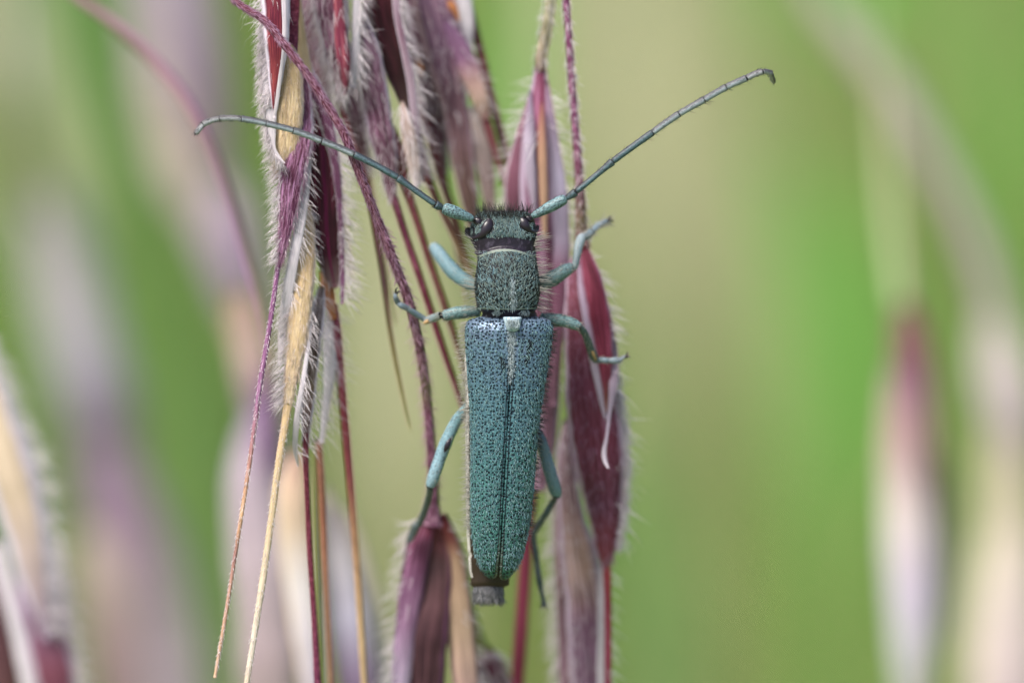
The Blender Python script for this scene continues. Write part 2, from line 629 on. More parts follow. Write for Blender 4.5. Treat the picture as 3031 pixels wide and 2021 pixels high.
AWN_RED = mat_husk('dark_red_awn', [(0, (110, 36, 50)), (0.5, (128, 42, 66)), (1, (112, 44, 84))], streak=0.3, streak_col=(170, 100, 120), fine=0.5, us=5, vs=60)
AWN_RT = mat_husk('red_to_tan_awn', [(0, (134, 60, 88)), (0.2, (158, 58, 76)), (0.42, (166, 78, 84)), (0.55, (186, 134, 96)), (0.8, (206, 170, 122)), (1, (190, 160, 120))], streak=0.2, us=5, vs=30)
AWN_OR = mat_husk('orange_brown_awn', [(0, (150, 100, 80)), (0.3, (172, 108, 80)), (0.6, (190, 136, 104)), (1, (186, 140, 104))], streak=0.2, us=5, vs=30)
AWN_BR = mat_husk('brown_awn', [(0, (140, 70, 78)), (0.4, (120, 62, 64)), (0.7, (122, 84, 70)), (1, (160, 130, 84))], streak=0.3, us=5, vs=30)
AWN_MR = mat_husk('maroon_awn', [(0, (108, 46, 70)), (0.4, (122, 40, 60)), (1, (110, 44, 58))], streak=0.3, streak_col=(176, 120, 140), fine=0.4, us=5, vs=40)
PEDI = mat_husk('purple_stalk', [(0, (120, 52, 76)), (0.5, (112, 48, 70)), (0.72, (112, 70, 80)), (0.78, (128, 110, 80)), (0.82, (120, 48, 84)), (1, (112, 60, 90))],
                streak=0.3, streak_col=(196, 160, 176), fine=0.55, us=8, vs=90)
OLIVE = mat_plain('olive_stalk', (120, 124, 70), 0.6)
ORANGE = mat_plain('orange_scale', (170, 112, 76), 0.8, 0.1)

# --- crossing hairy stalk that carries the low spikelet (in front)
low = spikelet('purple and tan spikelet beside the beetle tail, on a long twisted hairy purple stalk', 1275, 1520, 0.35)
ped = Tube([(620, -110, -0.02, 17), (693, 0, -0.02, 18), (783, 63, -0.02, 21), (849, 143, -0.02, 23), (915, 229, -0.01, 23), (965, 308, 0.0, 24), (1015, 391, 0.01, 24),
            (1058, 497, 0.03, 24), (1090, 580, 0.05, 24), (1123, 665, 0.08, 25), (1150, 731, 0.1, 26), (1172, 790, 0.12, 27), (1204, 875, 0.15, 28), (1236, 997, 0.18, 28), (1255, 1110, 0.22, 28),
            (1268, 1230, 0.26, 28), (1278, 1353, 0.3, 28), (1282, 1440, 0.33, 32), (1278, 1500, 0.35, 44), (1272, 1550, 0.36, 70)], n=200, ring=12, ratio=0.8, wob=0.05)
ped.mesh('stalk', PEDI, low)
hh = Hairs()
hh.on(ped, 1500, 15, 1.0, out=0.22, tip=1.0, v0=0, v1=0.6, droop=0.02, jitter=0.12)
hh.on(ped, 420, 22, 1.1, out=0.8, tip=0.8, v0=0.5, v1=1)
hh.build('stalk_hairs', M_HP, low)
LOWP = mat_husk('low_purple_husk', [(0, (130, 34, 64)), (0.12, (122, 44, 80)), (0.3, (128, 72, 112)), (0.5, (146, 100, 138)), (0.75, (178, 156, 184)), (1, (190, 176, 196))], streak=0.4, streak_col=(196, 160, 190), fine=0.5)
LOWD = mat_husk('low_dark_husk', [(0, (120, 30, 50)), (0.2, (106, 72, 76)), (0.5, (78, 46, 54)), (1, (62, 36, 46))], margin=(120, 76, 104), mw=0.3, streak=0.4, streak_col=(126, 88, 92), fine=0.5)
LOWT = mat_husk('low_tan_husk', [(0, (118, 30, 50)), (0.1, (150, 80, 76)), (0.2, (196, 156, 124)), (0.5, (190, 158, 130)), (0.8, (176, 140, 134)), (1, (160, 130, 150))], margin=(150, 120, 120), mw=0.25, streak=0.3)
t1 = Tube([(1268, 1535, 0.36, 56), (1242, 1600, 0.36, 74), (1222, 1720, 0.37, 74), (1202, 1860, 0.38, 66), (1188, 2000, 0.39, 58), (1172, 2160, 0.4, 40)], ratio=0.6)
t2 = Tube([(1280, 1535, 0.37, 66), (1284, 1640, 0.40, 110), (1275, 1760, 0.40, 120), (1258, 1900, 0.4, 130), (1250, 2050, 0.42, 120), (1240, 2200, 0.42, 40)], ratio=0.5)
t3 = Tube([(1296, 1530, 0.37, 60), (1330, 1640, 0.41, 84), (1350, 1780, 0.42, 88), (1370, 1930, 0.43, 84), (1385, 2080, 0.44, 70), (1400, 2200, 0.45, 30)], ratio=0.6)
t1.mesh('lemma', LOWP, low); t2.mesh('lemma', LOWD, low); t3.mesh('lemma', LOWT, low)
hh = Hairs()
hh.on(t1, 150, 50, 1.4, out=1, tip=0.5, side=('l', 0.08))
hh.on(t3, 50, 40, 1.3, out=1, tip=0.6, side=('r', 0.08))
hh.build('husk_hairs', M_HW, low)

sm = spikelet('small dark maroon spikelet on an olive stalk at the bottom edge', 1440, 1930, 0.6)
Tube([(1370, 1640, 0.55, 20), (1385, 1760, 0.57, 24), (1408, 1860, 0.59, 30), (1432, 1940, 0.6, 46)], n=24, ring=10, ratio=0.8).mesh('stalk', OLIVE, sm)
tb = Tube([(1428, 1915, 0.6, 40), (1448, 1970, 0.6, 84), (1470, 2050, 0.62, 110), (1490, 2180, 0.64, 80), (1500, 2300, 0.66, 20)], ratio=0.6)
tb.mesh('lemma', MAROON, sm)
hh = Hairs(); hh.on(tb, 260, 40, 1.8); hh.build('husk_hairs', M_HW, sm)

# --- main sharp spikelet column on the left
A = spikelet('sharp hairy spikelet of stacked crimson, golden and purple husks behind the left antenna', 830, 0, 0.09)
l1 = Tube([(812, -160, 0.10, 80), (813, -40, 0.095, 86), (816, 60, 0.09, 84), (817, 150, 0.085, 66), (815, 230, 0.08, 44), (811, 300, 0.075, 18), (809, 322, 0.075, 6)], ratio=0.55, ribs=0.02)
l1.mesh('lemma', CRIM, A)
w1 = Tube([(782, 60, 0.10, 10), (786, 150, 0.095, 22), (792, 240, 0.09, 34), (800, 320, 0.085, 38), (806, 400, 0.08, 22), (812, 440, 0.075, 10), (828, 468, 0.07, 9), (843, 484, 0.06, 4)], ratio=0.35)
w1.mesh('papery_margin', WHITE, A)
w2 = Tube([(838, -120, 0.05, 12), (840, 0, 0.05, 15), (842, 80, 0.05, 13), (838, 160, 0.05, 10), (829, 230, 0.055, 11), (820, 300, 0.06, 12), (812, 350, 0.065, 8)], ratio=0.35)
w2.mesh('papery_margin', WHITE, A)
l1b = Tube([(862, -160, 0.12, 50), (862, -40, 0.12, 52), (862, 60, 0.12, 46), (866, 120, 0.125, 34), (874, 190, 0.13, 12)], ratio=0.5)
l1b.mesh('lemma', AWN_RED, A)
l2 = Tube([(852, 110, 0.13, 20), (856, 180, 0.12, 60), (856, 270, 0.115, 84), (850, 350, 0.11, 92), (842, 430, 0.11, 86), (834, 490, 0.11, 56), (828, 530, 0.11, 26)], ratio=0.6, ribs=0.015)
l2.mesh('lemma', GOLD, A)
l3 = Tube([(884, 180, 0.15, 16), (896, 260, 0.145, 44), (893, 350, 0.14, 66), (884, 430, 0.12, 86), (868, 500, 0.105, 82), (862, 540, 0.1, 78), (852, 620, 0.09, 60), (843, 690, 0.085, 38), (834, 745, 0.08, 22), (826, 785, 0.08, 14)], n=64, ratio=0.6, ribs=0.02)
l3.mesh('lemma', PURP, A)
a3 = Tube([(829, 765, 0.08, 15), (822, 800, 0.08, 14), (805, 920, 0.06, 15), (788, 1030, 0.04, 16), (769, 1140, 0.02, 16), (755, 1250, 0.0, 14), (737, 1380, -0.01, 13), (719, 1497, -0.02, 12), (695, 1650, -0.03, 11), (668, 1820, -0.04, 11), (636, 2004, -0.05, 9)], n=140, ring=8, ratio=0.8)
a3.mesh('awn', AWN_PT, A)
w3 = Tube([(918, 440, 0.14, 14), (908, 500, 0.12, 26), (900, 580, 0.11, 30), (888, 660, 0.1, 32), (874, 740, 0.095, 32), (858, 830, 0.1, 32), (844, 920, 0.11, 30), (834, 1000, 0.13, 22), (828, 1080, 0.15, 8)], ratio=0.3)
w3.mesh('papery_margin', WHITE, A)
l4 = Tube([(912, 610, 0.16, 18), (910, 690, 0.15, 46), (900, 770, 0.135, 66), (893, 840, 0.125, 72), (886, 920, 0.12, 70), (880, 1000, 0.115, 60), (868, 1080, 0.11, 50), (858, 1150, 0.1, 34), (850, 1210, 0.095, 25)], n=64, ratio=0.6, ribs=0.015)
l4.mesh('lemma', GOLD, A)
a4 = Tube([(852, 1195, 0.095, 26), (843, 1260, 0.09, 23), (828, 1350, 0.08, 22), (808, 1497, 0.07, 20), (783, 1680, 0.06, 20), (757, 1850, 0.05, 18), (730, 2021, 0.04, 16), (715, 2120, 0.04, 12)], n=120, ring=8, ratio=0.7)
a4.mesh('awn', AWN_CREAM, A)
w4 = Tube([(926, 880, 0.13, 6), (918, 960, 0.12, 12), (910, 1040, 0.11, 13), (898, 1120, 0.1, 14), (884, 1200, 0.1, 18), (876, 1270, 0.11, 18), (874, 1330, 0.13, 14), (882, 1380, 0.15, 4)], ratio=0.35)
w4.mesh('papery_margin', WHITE, A)
l5 = Tube([(952, 850, 0.20, 20), (940, 930, 0.19, 44), (930, 1010, 0.18, 44), (923, 1090, 0.17, 38), (914, 1170, 0.16, 40), (908, 1230, 0.15, 36), (905, 1290, 0.15, 22), (904, 1330, 0.15, 16)], n=56, ratio=0.6)
l5.mesh('lemma', BROWNW, A)
a5 = Tube([(905, 1280, 0.15, 22), (905, 1350, 0.15, 18), (910, 1480, 0.16, 17), (918, 1650, 0.18, 18), (930, 1830, 0.2, 18), (940, 2021, 0.22, 22), (945, 2140, 0.23, 18)], n=110, ring=8, ratio=0.8)
a5.mesh('awn', AWN_RED, A)
hh = Hairs()
for tb_, n_, L_ in ((l1, 150, 34), (w1, 380, 28), (l2, 210, 32), (l3, 400, 34), (w3, 60, 40), (l4, 290, 40)):
    hh.on(tb_, n_, L_, 1.25, out=1.0, tip=0.75, side=('l', 0.06), droop=0.3)
for tb_, n_, L_ in ((l3, 60, 24), (w3, 60, 40), (l4, 50, 30), (l5, 70, 46), (w4, 45, 44)):
    hh.on(tb_, n_, L_, 1.2, out=1.0, tip=0.8, side=('r', 0.06), droop=0.25)
for tb_, n_ in ((l1, 30), (l4, 40), (l5, 60)):
    hh.on(tb_, n_, 30, 0.9, out=0.2, tip=1.1, front=True)
hh.on(a3, 420, 8, 1.0, out=0.5, tip=1.0)
hh.on(a4, 420, 8, 1.0, out=0.5, tip=1.0)
# the few very long curled hairs
r, n_, t_ = l1.sample(14, 0.15, 0.6, side=('l', 0.03))
hh.add(r, n_ + np.array([[0, 0, 0.3]]), 105, 1.2, bend=np.tile(-UV * 0.75 + XV * 0.35, (14, 1)), jitter=0.3)
hh.build('husk_hairs', M_HW, A)
hh = Hairs()
hh.on(l2, 420, 24, 0.9, out=0.10, tip=1.1, front=True, droop=0.0, jitter=0.1)
hh.on(l4, 420, 24, 0.9, out=0.10, tip=1.1, front=True, droop=0.0, jitter=0.1)
hh.build('fine_hairs', M_HT, A)
hh = Hairs()
hh.on(l3, 520, 28, 0.95, out=0.10, tip=1.1, front=True, droop=0.0, jitter=0.12)
hh.build('fine_hairs', M_HP, A)

# --- hollow maroon spikelet on its right
B = spikelet('hollow dark maroon spikelet with a pale hairy right edge, close behind the crossing stalk', 880, 60, 0.25)
b0 = Tube([(868, -120, 0.2, 26), (880, 20, 0.2, 30), (890, 110, 0.2, 36), (906, 200, 0.2, 34), (930, 270, 0.2, 14)], ratio=0.6)
b0.mesh('glume', GOLD, B)
b1 = Tube([(886, 170, 0.23, 26), (915, 260, 0.23, 70), (940, 350, 0.22, 88), (956, 440, 0.21, 98), (960, 530, 0.205, 106), (964, 620, 0.205, 102), (970, 710, 0.205, 92), (980, 790, 0.21, 66), (992, 850, 0.22, 28)], n=64, ratio=0.45, cup=0.35)
b1.mesh('lemma', MAROON, B)
b2 = Tube([(896, 170, 0.21, 16), (936, 270, 0.20, 46), (972, 380, 0.2, 42), (992, 480, 0.2, 28), (1003, 570, 0.2, 22), (1008, 660, 0.2, 17), (1012, 750, 0.2, 16), (1014, 830, 0.2, 16), (1013, 900, 0.2, 10)], n=64, ratio=0.6)
b2.mesh('lemma', PURP, B)
b3 = Tube([(958, 800, 0.24, 24), (968, 850, 0.24, 40), (977, 900, 0.24, 36), (988, 945, 0.24, 20)], n=24, ratio=0.6)
b3.mesh('rachilla', ORANGE, B)
b4 = Tube([(992, 900, 0.24, 14), (998, 960, 0.25, 22), (1006, 1080, 0.27, 26), (1016, 1195, 0.28, 25), (1028, 1330, 0.3, 25), (1041, 1476, 0.32, 24), (1058, 1700, 0.34, 22), (1078, 2018, 0.36, 20), (1086, 2140, 0.37, 18)], n=90, ring=8, ratio=0.8)
b4.mesh('awn', AWN_RT, B)
b5 = Tube([(944, 1300, 0.28, 20), (950, 1400, 0.28, 22), (957, 1560, 0.3, 22), (966, 1760, 0.32, 20), (980, 2018, 0.34, 18), (986, 2140, 0.34, 16)], n=70, ring=8, ratio=0.8)
b5.mesh('awn', AWN_OR, B)
b6 = Tube([(930, 1300, 0.3, 14), (932, 1500, 0.3, 16), (940, 1760, 0.3, 15), (950, 2100, 0.3, 14)], n=50, ring=8, ratio=0.8)
b6.mesh('awn', OLIVE, B)
b7 = Tube([(978, 900, 0.26, 20), (976, 1000, 0.26, 40), (976, 1100, 0.26, 38), (965, 1200, 0.27, 26), (952, 1310, 0.27, 14)], ratio=0.35)
b7.mesh('papery_margin', WHITE, B)
hh = Hairs()
hh.on(b2, 190, 56, 1.25, out=1.0, tip=0.75, side=('r', 0.04), v0=0.25, droop=0.15)
hh.on(b2, 110, 22, 1.0, out=0.15, tip=1.0, front=True)
hh.on(b1, 40, 44, 1.0, out=0.4, tip=1.0, side=('l', 0.08))
hh.on(b4, 30, 46, 1.2, out=1, tip=0.6, v0=0, v1=0.25)
hh.on(b7, 45, 60, 1.2, out=1, tip=0.8, side=('r', 0.08))
hh.build('husk_hairs', M_HW, B)

# --- hairy spikelet with crimson keel
C = spikelet('shaggy mauve spikelet with a crimson keel and one thin awn, right of the golden husk', 975, 0, 0.22)
c1 = Tube([(955, -200, 0.24, 120), (968, -60, 0.24, 116), (980, 40, 0.24, 104), (994, 130, 0.24, 84), (1006, 210, 0.24, 60), (1009, 270, 0.24, 32), (1004, 300, 0.24, 12)], ratio=0.6)
c1.mesh('lemma', MAUVE, C)
c2 = Tube([(990, -160, 0.18, 26), (1000, 0, 0.18, 30), (1008, 100, 0.18, 36), (1017, 180, 0.18, 40), (1021, 240, 0.19, 24), (1022, 280, 0.2, 8)], ratio=0.5)
c2.mesh('keel', mat_husk('keel_husk', [(0, (120, 40, 64)), (0.5, (130, 40, 70)), (1, (120, 36, 68))], streak=0.3, streak_col=(190, 120, 120), fine=0.5, us=12), C)
c3 = Tube([(1000, 250, 0.24, 22), (1006, 310, 0.25, 18), (1028, 370, 0.26, 17), (1048, 431, 0.27, 17), (1074, 505, 0.28, 17), (1099, 625, 0.3, 17), (1116, 720, 0.31, 16), (1130, 801, 0.32, 16), (1152, 960, 0.34, 14), (1175, 1090, 0.36, 12), (1198, 1200, 0.38, 9), (1214, 1270, 0.4, 5)], n=100, ring=8, ratio=0.8)
c3.mesh('awn', mat_husk('fading_awn', [(0, (130, 60, 66)), (0.35, (140, 74, 80)), (0.6, (130, 90, 92)), (0.8, (180, 150, 100)), (1, (200, 176, 120))], streak=0.2, us=5, vs=30), C)
c4 = Tube([(1060, -150, 0.22, 20), (1056, 0, 0.22, 24), (1054, 100, 0.22, 26), (1050, 200, 0.22, 24), (1044, 260, 0.22, 14)], ratio=0.4)
c4.mesh('papery_margin', WHITE, C)
hh = Hairs()
hh.on(c1, 260, 44, 1.2, out=0.22, tip=1.0, front=True)
hh.on(c1, 120, 46, 1.3, out=1.0, tip=0.9, side=('l', 0.06))
hh.on(c4, 130, 54, 1.3, out=1.0, tip=0.9, side=('r', 0.10))
hh.on(c2, 30, 34, 1.0, out=0.2, tip=1.0, front=True)
hh.build('husk_hairs', M_HW, C)

# --- long mauve spikelet with a dark hollow
D = spikelet('long mauve spikelet opened on a dark hollow, its maroon awns running down to the beetle', 1110, 0, 0.28)
d1 = Tube([(1110, -220, 0.30, 150), (1128, -60, 0.30, 140), (1148, 60, 0.30, 130), (1172, 160, 0.30, 110), (1192, 250, 0.31, 70), (1206, 325, 0.32, 28)], n=56, ratio=0.45, cup=0.4)
d1.mesh('lemma', DARKIN, D)
d2 = Tube([(1060, 40, 0.26, 40), (1085, 140, 0.26, 70), (1102, 240, 0.27, 84), (1115, 320, 0.28, 82), (1130, 400, 0.28, 78), (1146, 470, 0.29, 62), (1154, 540, 0.3, 40), (1164, 600, 0.3, 26)], n=64, ratio=0.6)
d2.mesh('lemma', MAUVE, D)
d3 = Tube([(1160, -220, 0.26, 20), (1176, 40, 0.26, 24), (1196, 140, 0.26, 24), (1216, 240, 0.27, 26), (1226, 330, 0.28, 24), (1236, 420, 0.29, 20), (1250, 540, 0.3, 12)], n=56, ratio=0.5)
d3.mesh('lemma', mat_husk('pale_mauve_husk', [(0, (190, 170, 190)), (0.4, (120, 76, 100)), (0.7, (176, 150, 166)), (1, (150, 116, 120))], margin=(204, 190, 204), mw=0.3, streak=0.3, streak_col=(210, 190, 200), fine=0.6), D)
d4 = Tube([(1160, 570, 0.3, 26), (1176, 620, 0.3, 24), (1200, 697, 0.31, 22), (1240, 815, 0.32, 22), (1281, 941, 0.34, 22), (1320, 1060, 0.36, 20), (1356, 1165, 0.38, 18), (1400, 1300, 0.4, 14), (1440, 1420, 0.42, 6)], n=90, ring=8, ratio=0.8)
d4.mesh('awn', AWN_MR, D)
d5 = Tube([(1150, 380, 0.32, 40), (1176, 460, 0.32, 48), (1196, 540, 0.33, 34), (1216, 600, 0.34, 26), (1242, 680, 0.34, 22), (1270, 770, 0.35, 22), (1316, 906, 0.36, 22), (1352, 1020, 0.38, 18), (1400, 1180, 0.4, 12), (1440, 1300, 0.4, 5)], n=90, ring=8, ratio=0.7)
d5.mesh('awn', AWN_BR, D)
d6 = Tube([(1200, 330, 0.33, 30), (1226, 400, 0.33, 40), (1250, 480, 0.34, 36), (1270, 540, 0.34, 26), (1300, 610, 0.35, 18), (1340, 700, 0.36, 14), (1385, 800, 0.38, 10)], n=60, ring=8, ratio=0.7)
d6.mesh('awn', AWN_BR, D)
for px_, py_, w_ in ((1240, 195, 28), (1222, 412, 26), (1236, 446, 18)):
    Tube([(px_ - 2, py_ - 24, 0.34, 8), (px_ - 1, py_ - 8, 0.34, w_ * 0.7), (px_ + 3, py_ + 10, 0.34, w_ * 0.9), (px_ + 8, py_ + 30, 0.34, 6)], n=16, ring=10, ratio=0.7).mesh('anther', ORANGE, D)
d7 = Tube([(1190, 300, 0.24, 10), (1206, 380, 0.24, 40), (1222, 470, 0.25, 40), (1232, 560, 0.26, 16)], ratio=0.4)
d7.mesh('papery_margin', mat_husk('cream_margin', [(0, (190, 160, 150)), (1, (206, 186, 180))], streak=0.2), D)
hh = Hairs()
hh.on(d3, 130, 56, 1.3, out=1.0, tip=0.9, side=('r', 0.06))
hh.on(d2, 200, 26, 1.0, out=0.12, tip=1.0, front=True)
hh.on(d2, 40, 26, 1.1, out=1.0, tip=0.9, side=('l', 0.06))
hh.on(d7, 90, 44, 1.2, out=0.5, tip=1.0)
hh.build('husk_hairs', M_HW, D)

# --- blurred mauve spikelet, next one to the right
E = spikelet('soft mauve and brown spikelet leaning right beside a thin brown stalk, top centre', 1280, 0, 0.45)
e1 = Tube([(1240, -220, 0.45, 110), (1275, -40, 0.45, 120), (1305, 90, 0.45, 124), (1330, 220, 0.45, 104), (1352, 340, 0.46, 76), (1368, 460, 0.46, 70), (1388, 580, 0.47, 54), (1400, 680, 0.48, 26)], n=56, ratio=0.6)
e1.mesh('lemma', mat_husk('dusky_husk', [(0, (150, 110, 140)), (0.35, (124, 84, 116)), (0.6, (112, 74, 88)), (0.8, (124, 88, 80)), (1, (120, 90, 70))], margin=(170, 140, 150), mw=0.3, streak=0.5, streak_col=(176, 146, 150), fine=0.6), E)
e2 = Tube([(1320, 60, 0.42, 20), (1352, 130, 0.42, 60), (1390, 210, 0.42, 66), (1418, 280, 0.42, 54), (1438, 350, 0.43, 30)], ratio=0.6)
e2.mesh('lemma', mat_husk('mauve_tan_husk', [(0, (124, 84, 120)), (0.4, (140, 96, 128)), (0.65, (190, 150, 140)), (0.85, (204, 170, 150)), (1, (150, 108, 104))], streak=0.3), E)
e3 = Tube([(1428, 310, 0.43, 26), (1446, 380, 0.44, 26), (1476, 480, 0.45, 22), (1508, 590, 0.46, 16), (1530, 680, 0.47, 8)], n=50, ring=8)
e3.mesh('awn', AWN_BR, E)
e4 = Tube([(1400, 320, 0.47, 40), (1424, 420, 0.47, 56), (1440, 520, 0.48, 50), (1452, 620, 0.48, 30), (1470, 760, 0.5, 12)], n=50, ratio=0.5)
e4.mesh('lemma', mat_husk('grey_brown_husk', [(0, (186, 168, 160)), (0.5, (160, 136, 132)), (1, (130, 104, 84))], streak=0.4), E)
e5 = Tube([(1350, -200, 0.46, 40), (1362, -40, 0.46, 60), (1378, 60, 0.46, 50), (1392, 150, 0.46, 14)], ratio=0.4)
e5.mesh('papery_margin', WHITE, E)
Tube([(1326, 2, 0.40, 12), (1338, 18, 0.40, 26), (1350, 40, 0.40, 18), (1358, 62, 0.40, 6)], n=16, ring=10).mesh('anther', ORANGE, E)
hh = Hairs(); hh.on(e1, 90, 36, 1.3, out=0.6, tip=1.0); hh.on(e2, 40, 36, 1.3); hh.build('husk_hairs', M_HW, E)

st = spikelet('thin reddish brown bare stalk slanting down behind the head from the top centre', 1385, 0, 0.5, 'grass_stalk', cat='stalk', grp='bare stalks')
Tube([(1330, -250, 0.5, 22), (1383, -10, 0.5, 24), (1412, 110, 0.5, 26), (1440, 230, 0.5, 28), (1470, 350, 0.5, 28), (1502, 470, 0.5, 28), (1540, 620, 0.5, 26), (1580, 800, 0.52, 22)], n=60, ring=8).mesh('stalk', AWN_BR, st)
st2 = spikelet('thin straw brown stalk running behind the left antenna into the beetle head', 1250, 400, 0.5, 'grass_stalk', cat='stalk', grp='bare stalks')
Tube([(1180, 180, 0.48, 22), (1230, 300, 0.48, 30), (1276, 420, 0.48, 30), (1310, 540, 0.48, 28), (1345, 640, 0.48, 24), (1380, 760, 0.5, 20), (1420, 900, 0.5, 12)], n=60, ring=8).mesh('stalk', AWN_BR, st2)

# --- further spikelets that fill the cluster
DUSK = mat_husk('dusk_purple_husk', [(0, (130, 96, 112)), (0.3, (98, 56, 78)), (0.65, (82, 42, 58)), (0.9, (120, 84, 84)), (1, (140, 110, 90))],
                margin=(186, 168, 182), mw=0.3, streak=0.45, streak_col=(160, 120, 142), fine=0.6, us=24, vs=5)
for lab_, p_, p2_ in (
        ('dark purple hairy spikelet wedged behind the crimson keeled one, upper left of centre',
         [(915, -200, 0.42, 90), (922, -40, 0.42, 96), (932, 80, 0.42, 90), (946, 190, 0.42, 70), (962, 290, 0.43, 40), (972, 350, 0.44, 16)],
         [(972, 340, 0.44, 16), (992, 470, 0.45, 15), (1018, 640, 0.46, 14), (1040, 820, 0.48, 8)]),
        ('dark purple hairy spikelet squeezed between the dark hollow one and the brown leaning one',
         [(1215, -220, 0.5, 90), (1236, -40, 0.5, 96), (1258, 120, 0.5, 92), (1276, 270, 0.5, 80), (1296, 400, 0.51, 60), (1312, 520, 0.52, 30)],
         [(1312, 510, 0.52, 24), (1336, 640, 0.53, 20), (1362, 780, 0.54, 14), (1384, 900, 0.55, 8)]),
        ('dark purple hairy spikelet low in the gap under the shaggy mauve one',
         [(1012, 120, 0.5, 40), (1030, 230, 0.5, 62), (1050, 330, 0.5, 64), (1070, 430, 0.51, 48), (1088, 520, 0.52, 22)],
         [(1088, 510, 0.52, 18), (1110, 640, 0.53, 16), (1140, 800, 0.54, 12), (1170, 960, 0.55, 6)])):
    X_ = spikelet(lab_, p_[0][0], p_[0][1], p_[0][2])
    tb_ = Tube(p_, n=50, ratio=0.6)
    tb_.mesh('lemma', DUSK, X_)
    Tube(p2_, n=50, ring=8, ratio=0.8).mesh('awn', AWN_BR, X_)
    hh = Hairs()
    hh.on(tb_, 110, 40, 1.4, out=1, tip=0.9, side=('r', 0.07))
    hh.on(tb_, 110, 40, 1.4, out=1, tip=0.9, side=('l', 0.07))
    hh.on(tb_, 110, 30, 1.1, out=0.2, tip=1.0, front=True)
    hh.build('husk_hairs', M_HW, X_)

# --- upright spikelet behind the head
Fs = spikelet('tapering lilac and crimson spikelet hanging straight behind the beetle head', 1600, 200, 0.34)
FST = mat_husk('pale_stalk', [(0, (170, 172, 140)), (0.5, (172, 168, 130)), (0.85, (150, 132, 100)), (1, (90, 62, 50))], streak=0.3, streak_col=(200, 190, 180), fine=0.5, us=5, vs=20)
f0 = Tube([(1650, -260, 0.3, 26), (1632, -60, 0.32, 30), (1624, 40, 0.33, 32), (1610, 120, 0.34, 34), (1600, 175, 0.34, 34), (1600, 210, 0.34, 38)], n=50, ring=10, ratio=0.9)
f0.mesh('stalk', FST, Fs)
FM = mat_husk('rosy_husk', [(0, (116, 30, 62)), (0.12, (150, 60, 96)), (0.3, (126, 66, 96)), (0.6, (108, 60, 80)), (1, (130, 90, 108))], margin=(178, 158, 178), mw=0.45, streak=0.3, streak_col=(190, 160, 190), fine=0.4)
f1 = Tube([(1600, 195, 0.34, 36), (1597, 260, 0.34, 52), (1592, 350, 0.34, 74), (1590, 450, 0.35, 96), (1592, 560, 0.36, 110), (1600, 720, 0.38, 110), (1612, 900, 0.4, 96), (1622, 1100, 0.44, 80), (1620, 1300, 0.48, 60), (1600, 1450, 0.5, 36)], n=64, ratio=0.5)
f1.mesh('lemma', FM, Fs)
f2 = Tube([(1590, 220, 0.35, 16), (1566, 330, 0.36, 36), (1545, 440, 0.37, 64), (1530, 540, 0.38, 76), (1528, 640, 0.4, 70), (1540, 760, 0.42, 40)], n=48, ratio=0.5)
f2.mesh('lemma', mat_husk('rosy_side_husk', [(0, (130, 50, 80)), (0.4, (130, 80, 100)), (1, (124, 70, 86))], margin=(186, 166, 176), mw=0.3, streak=0.3), Fs)
f3 = Tube([(1604, 300, 0.305, 8), (1604, 380, 0.30, 22), (1606, 480, 0.30, 26), (1610, 580, 0.31, 24), (1612, 700, 0.33, 14)], ratio=0.5)
f3.mesh('keel', mat_husk('orange_keel', [(0, (150, 84, 84)), (0.4, (196, 148, 116)), (1, (200, 160, 128))], streak=0.2), Fs)
f4 = Tube([(1618, 240, 0.33, 10), (1632, 360, 0.33, 26), (1646, 470, 0.34, 36), (1656, 580, 0.35, 50), (1660, 700, 0.37, 56), (1660, 850, 0.38, 50), (1650, 1000, 0.4, 40), (1640, 1200, 0.44, 20)], n=56, ratio=0.5)
f4.mesh('lemma', mat_husk('lilac_husk', [(0, (150, 116, 140)), (0.3, (200, 188, 214)), (0.5, (186, 168, 194)), (0.6, (120, 70, 96)), (1, (140, 100, 120))], streak=0.3, streak_col=(130, 84, 110), fine=0.6), Fs)
f5 = Tube([(1570, 270, 0.325, 8), (1568, 360, 0.32, 26), (1568, 460, 0.32, 32), (1576, 560, 0.33, 26), (1584, 640, 0.34, 10)], ratio=0.4)
f5.mesh('papery_margin', mat_husk('lilac_strip', [(0, (150, 120, 150)), (0.4, (196, 180, 200)), (1, (180, 160, 180))], streak=0.35), Fs)
hh = Hairs()
hh.on(f0, 150, 18, 1.3, out=0.8, tip=0.8)
hh.on(f4, 70, 40, 1.3, out=1, tip=0.5, side=('r', 0.06))
hh.on(f2, 50, 46, 1.3, out=1, tip=0.3, side=('l', 0.06))
r, n_, t_ = f1.sample(14, 0.05, 0.22)
hh.add(r, n_, 110, 1.6, bend=np.tile(-UV * 0.3, (14, 1)))
hh.build('husk_hairs', M_HW, Fs)
fr = spikelet('crimson out of focus stalk below the right side of the beetle tail', 1560, 1560, 0.55, 'grass_stalk', cat='stalk', grp='bare stalks')
Tube([(1590, 1380, 0.5, 18), (1572, 1500, 0.52, 28), (1558, 1640, 0.55, 36), (1548, 1780, 0.57, 40), (1540, 1900, 0.58, 40), (1532, 2021, 0.6, 40), (1524, 2160, 0.6, 40)], n=50, ring=10).mesh('stalk', mat_husk('crimson_stalk', [(0, (130, 50, 74)), (1, (136, 44, 70))], streak=0.2, us=4), fr)

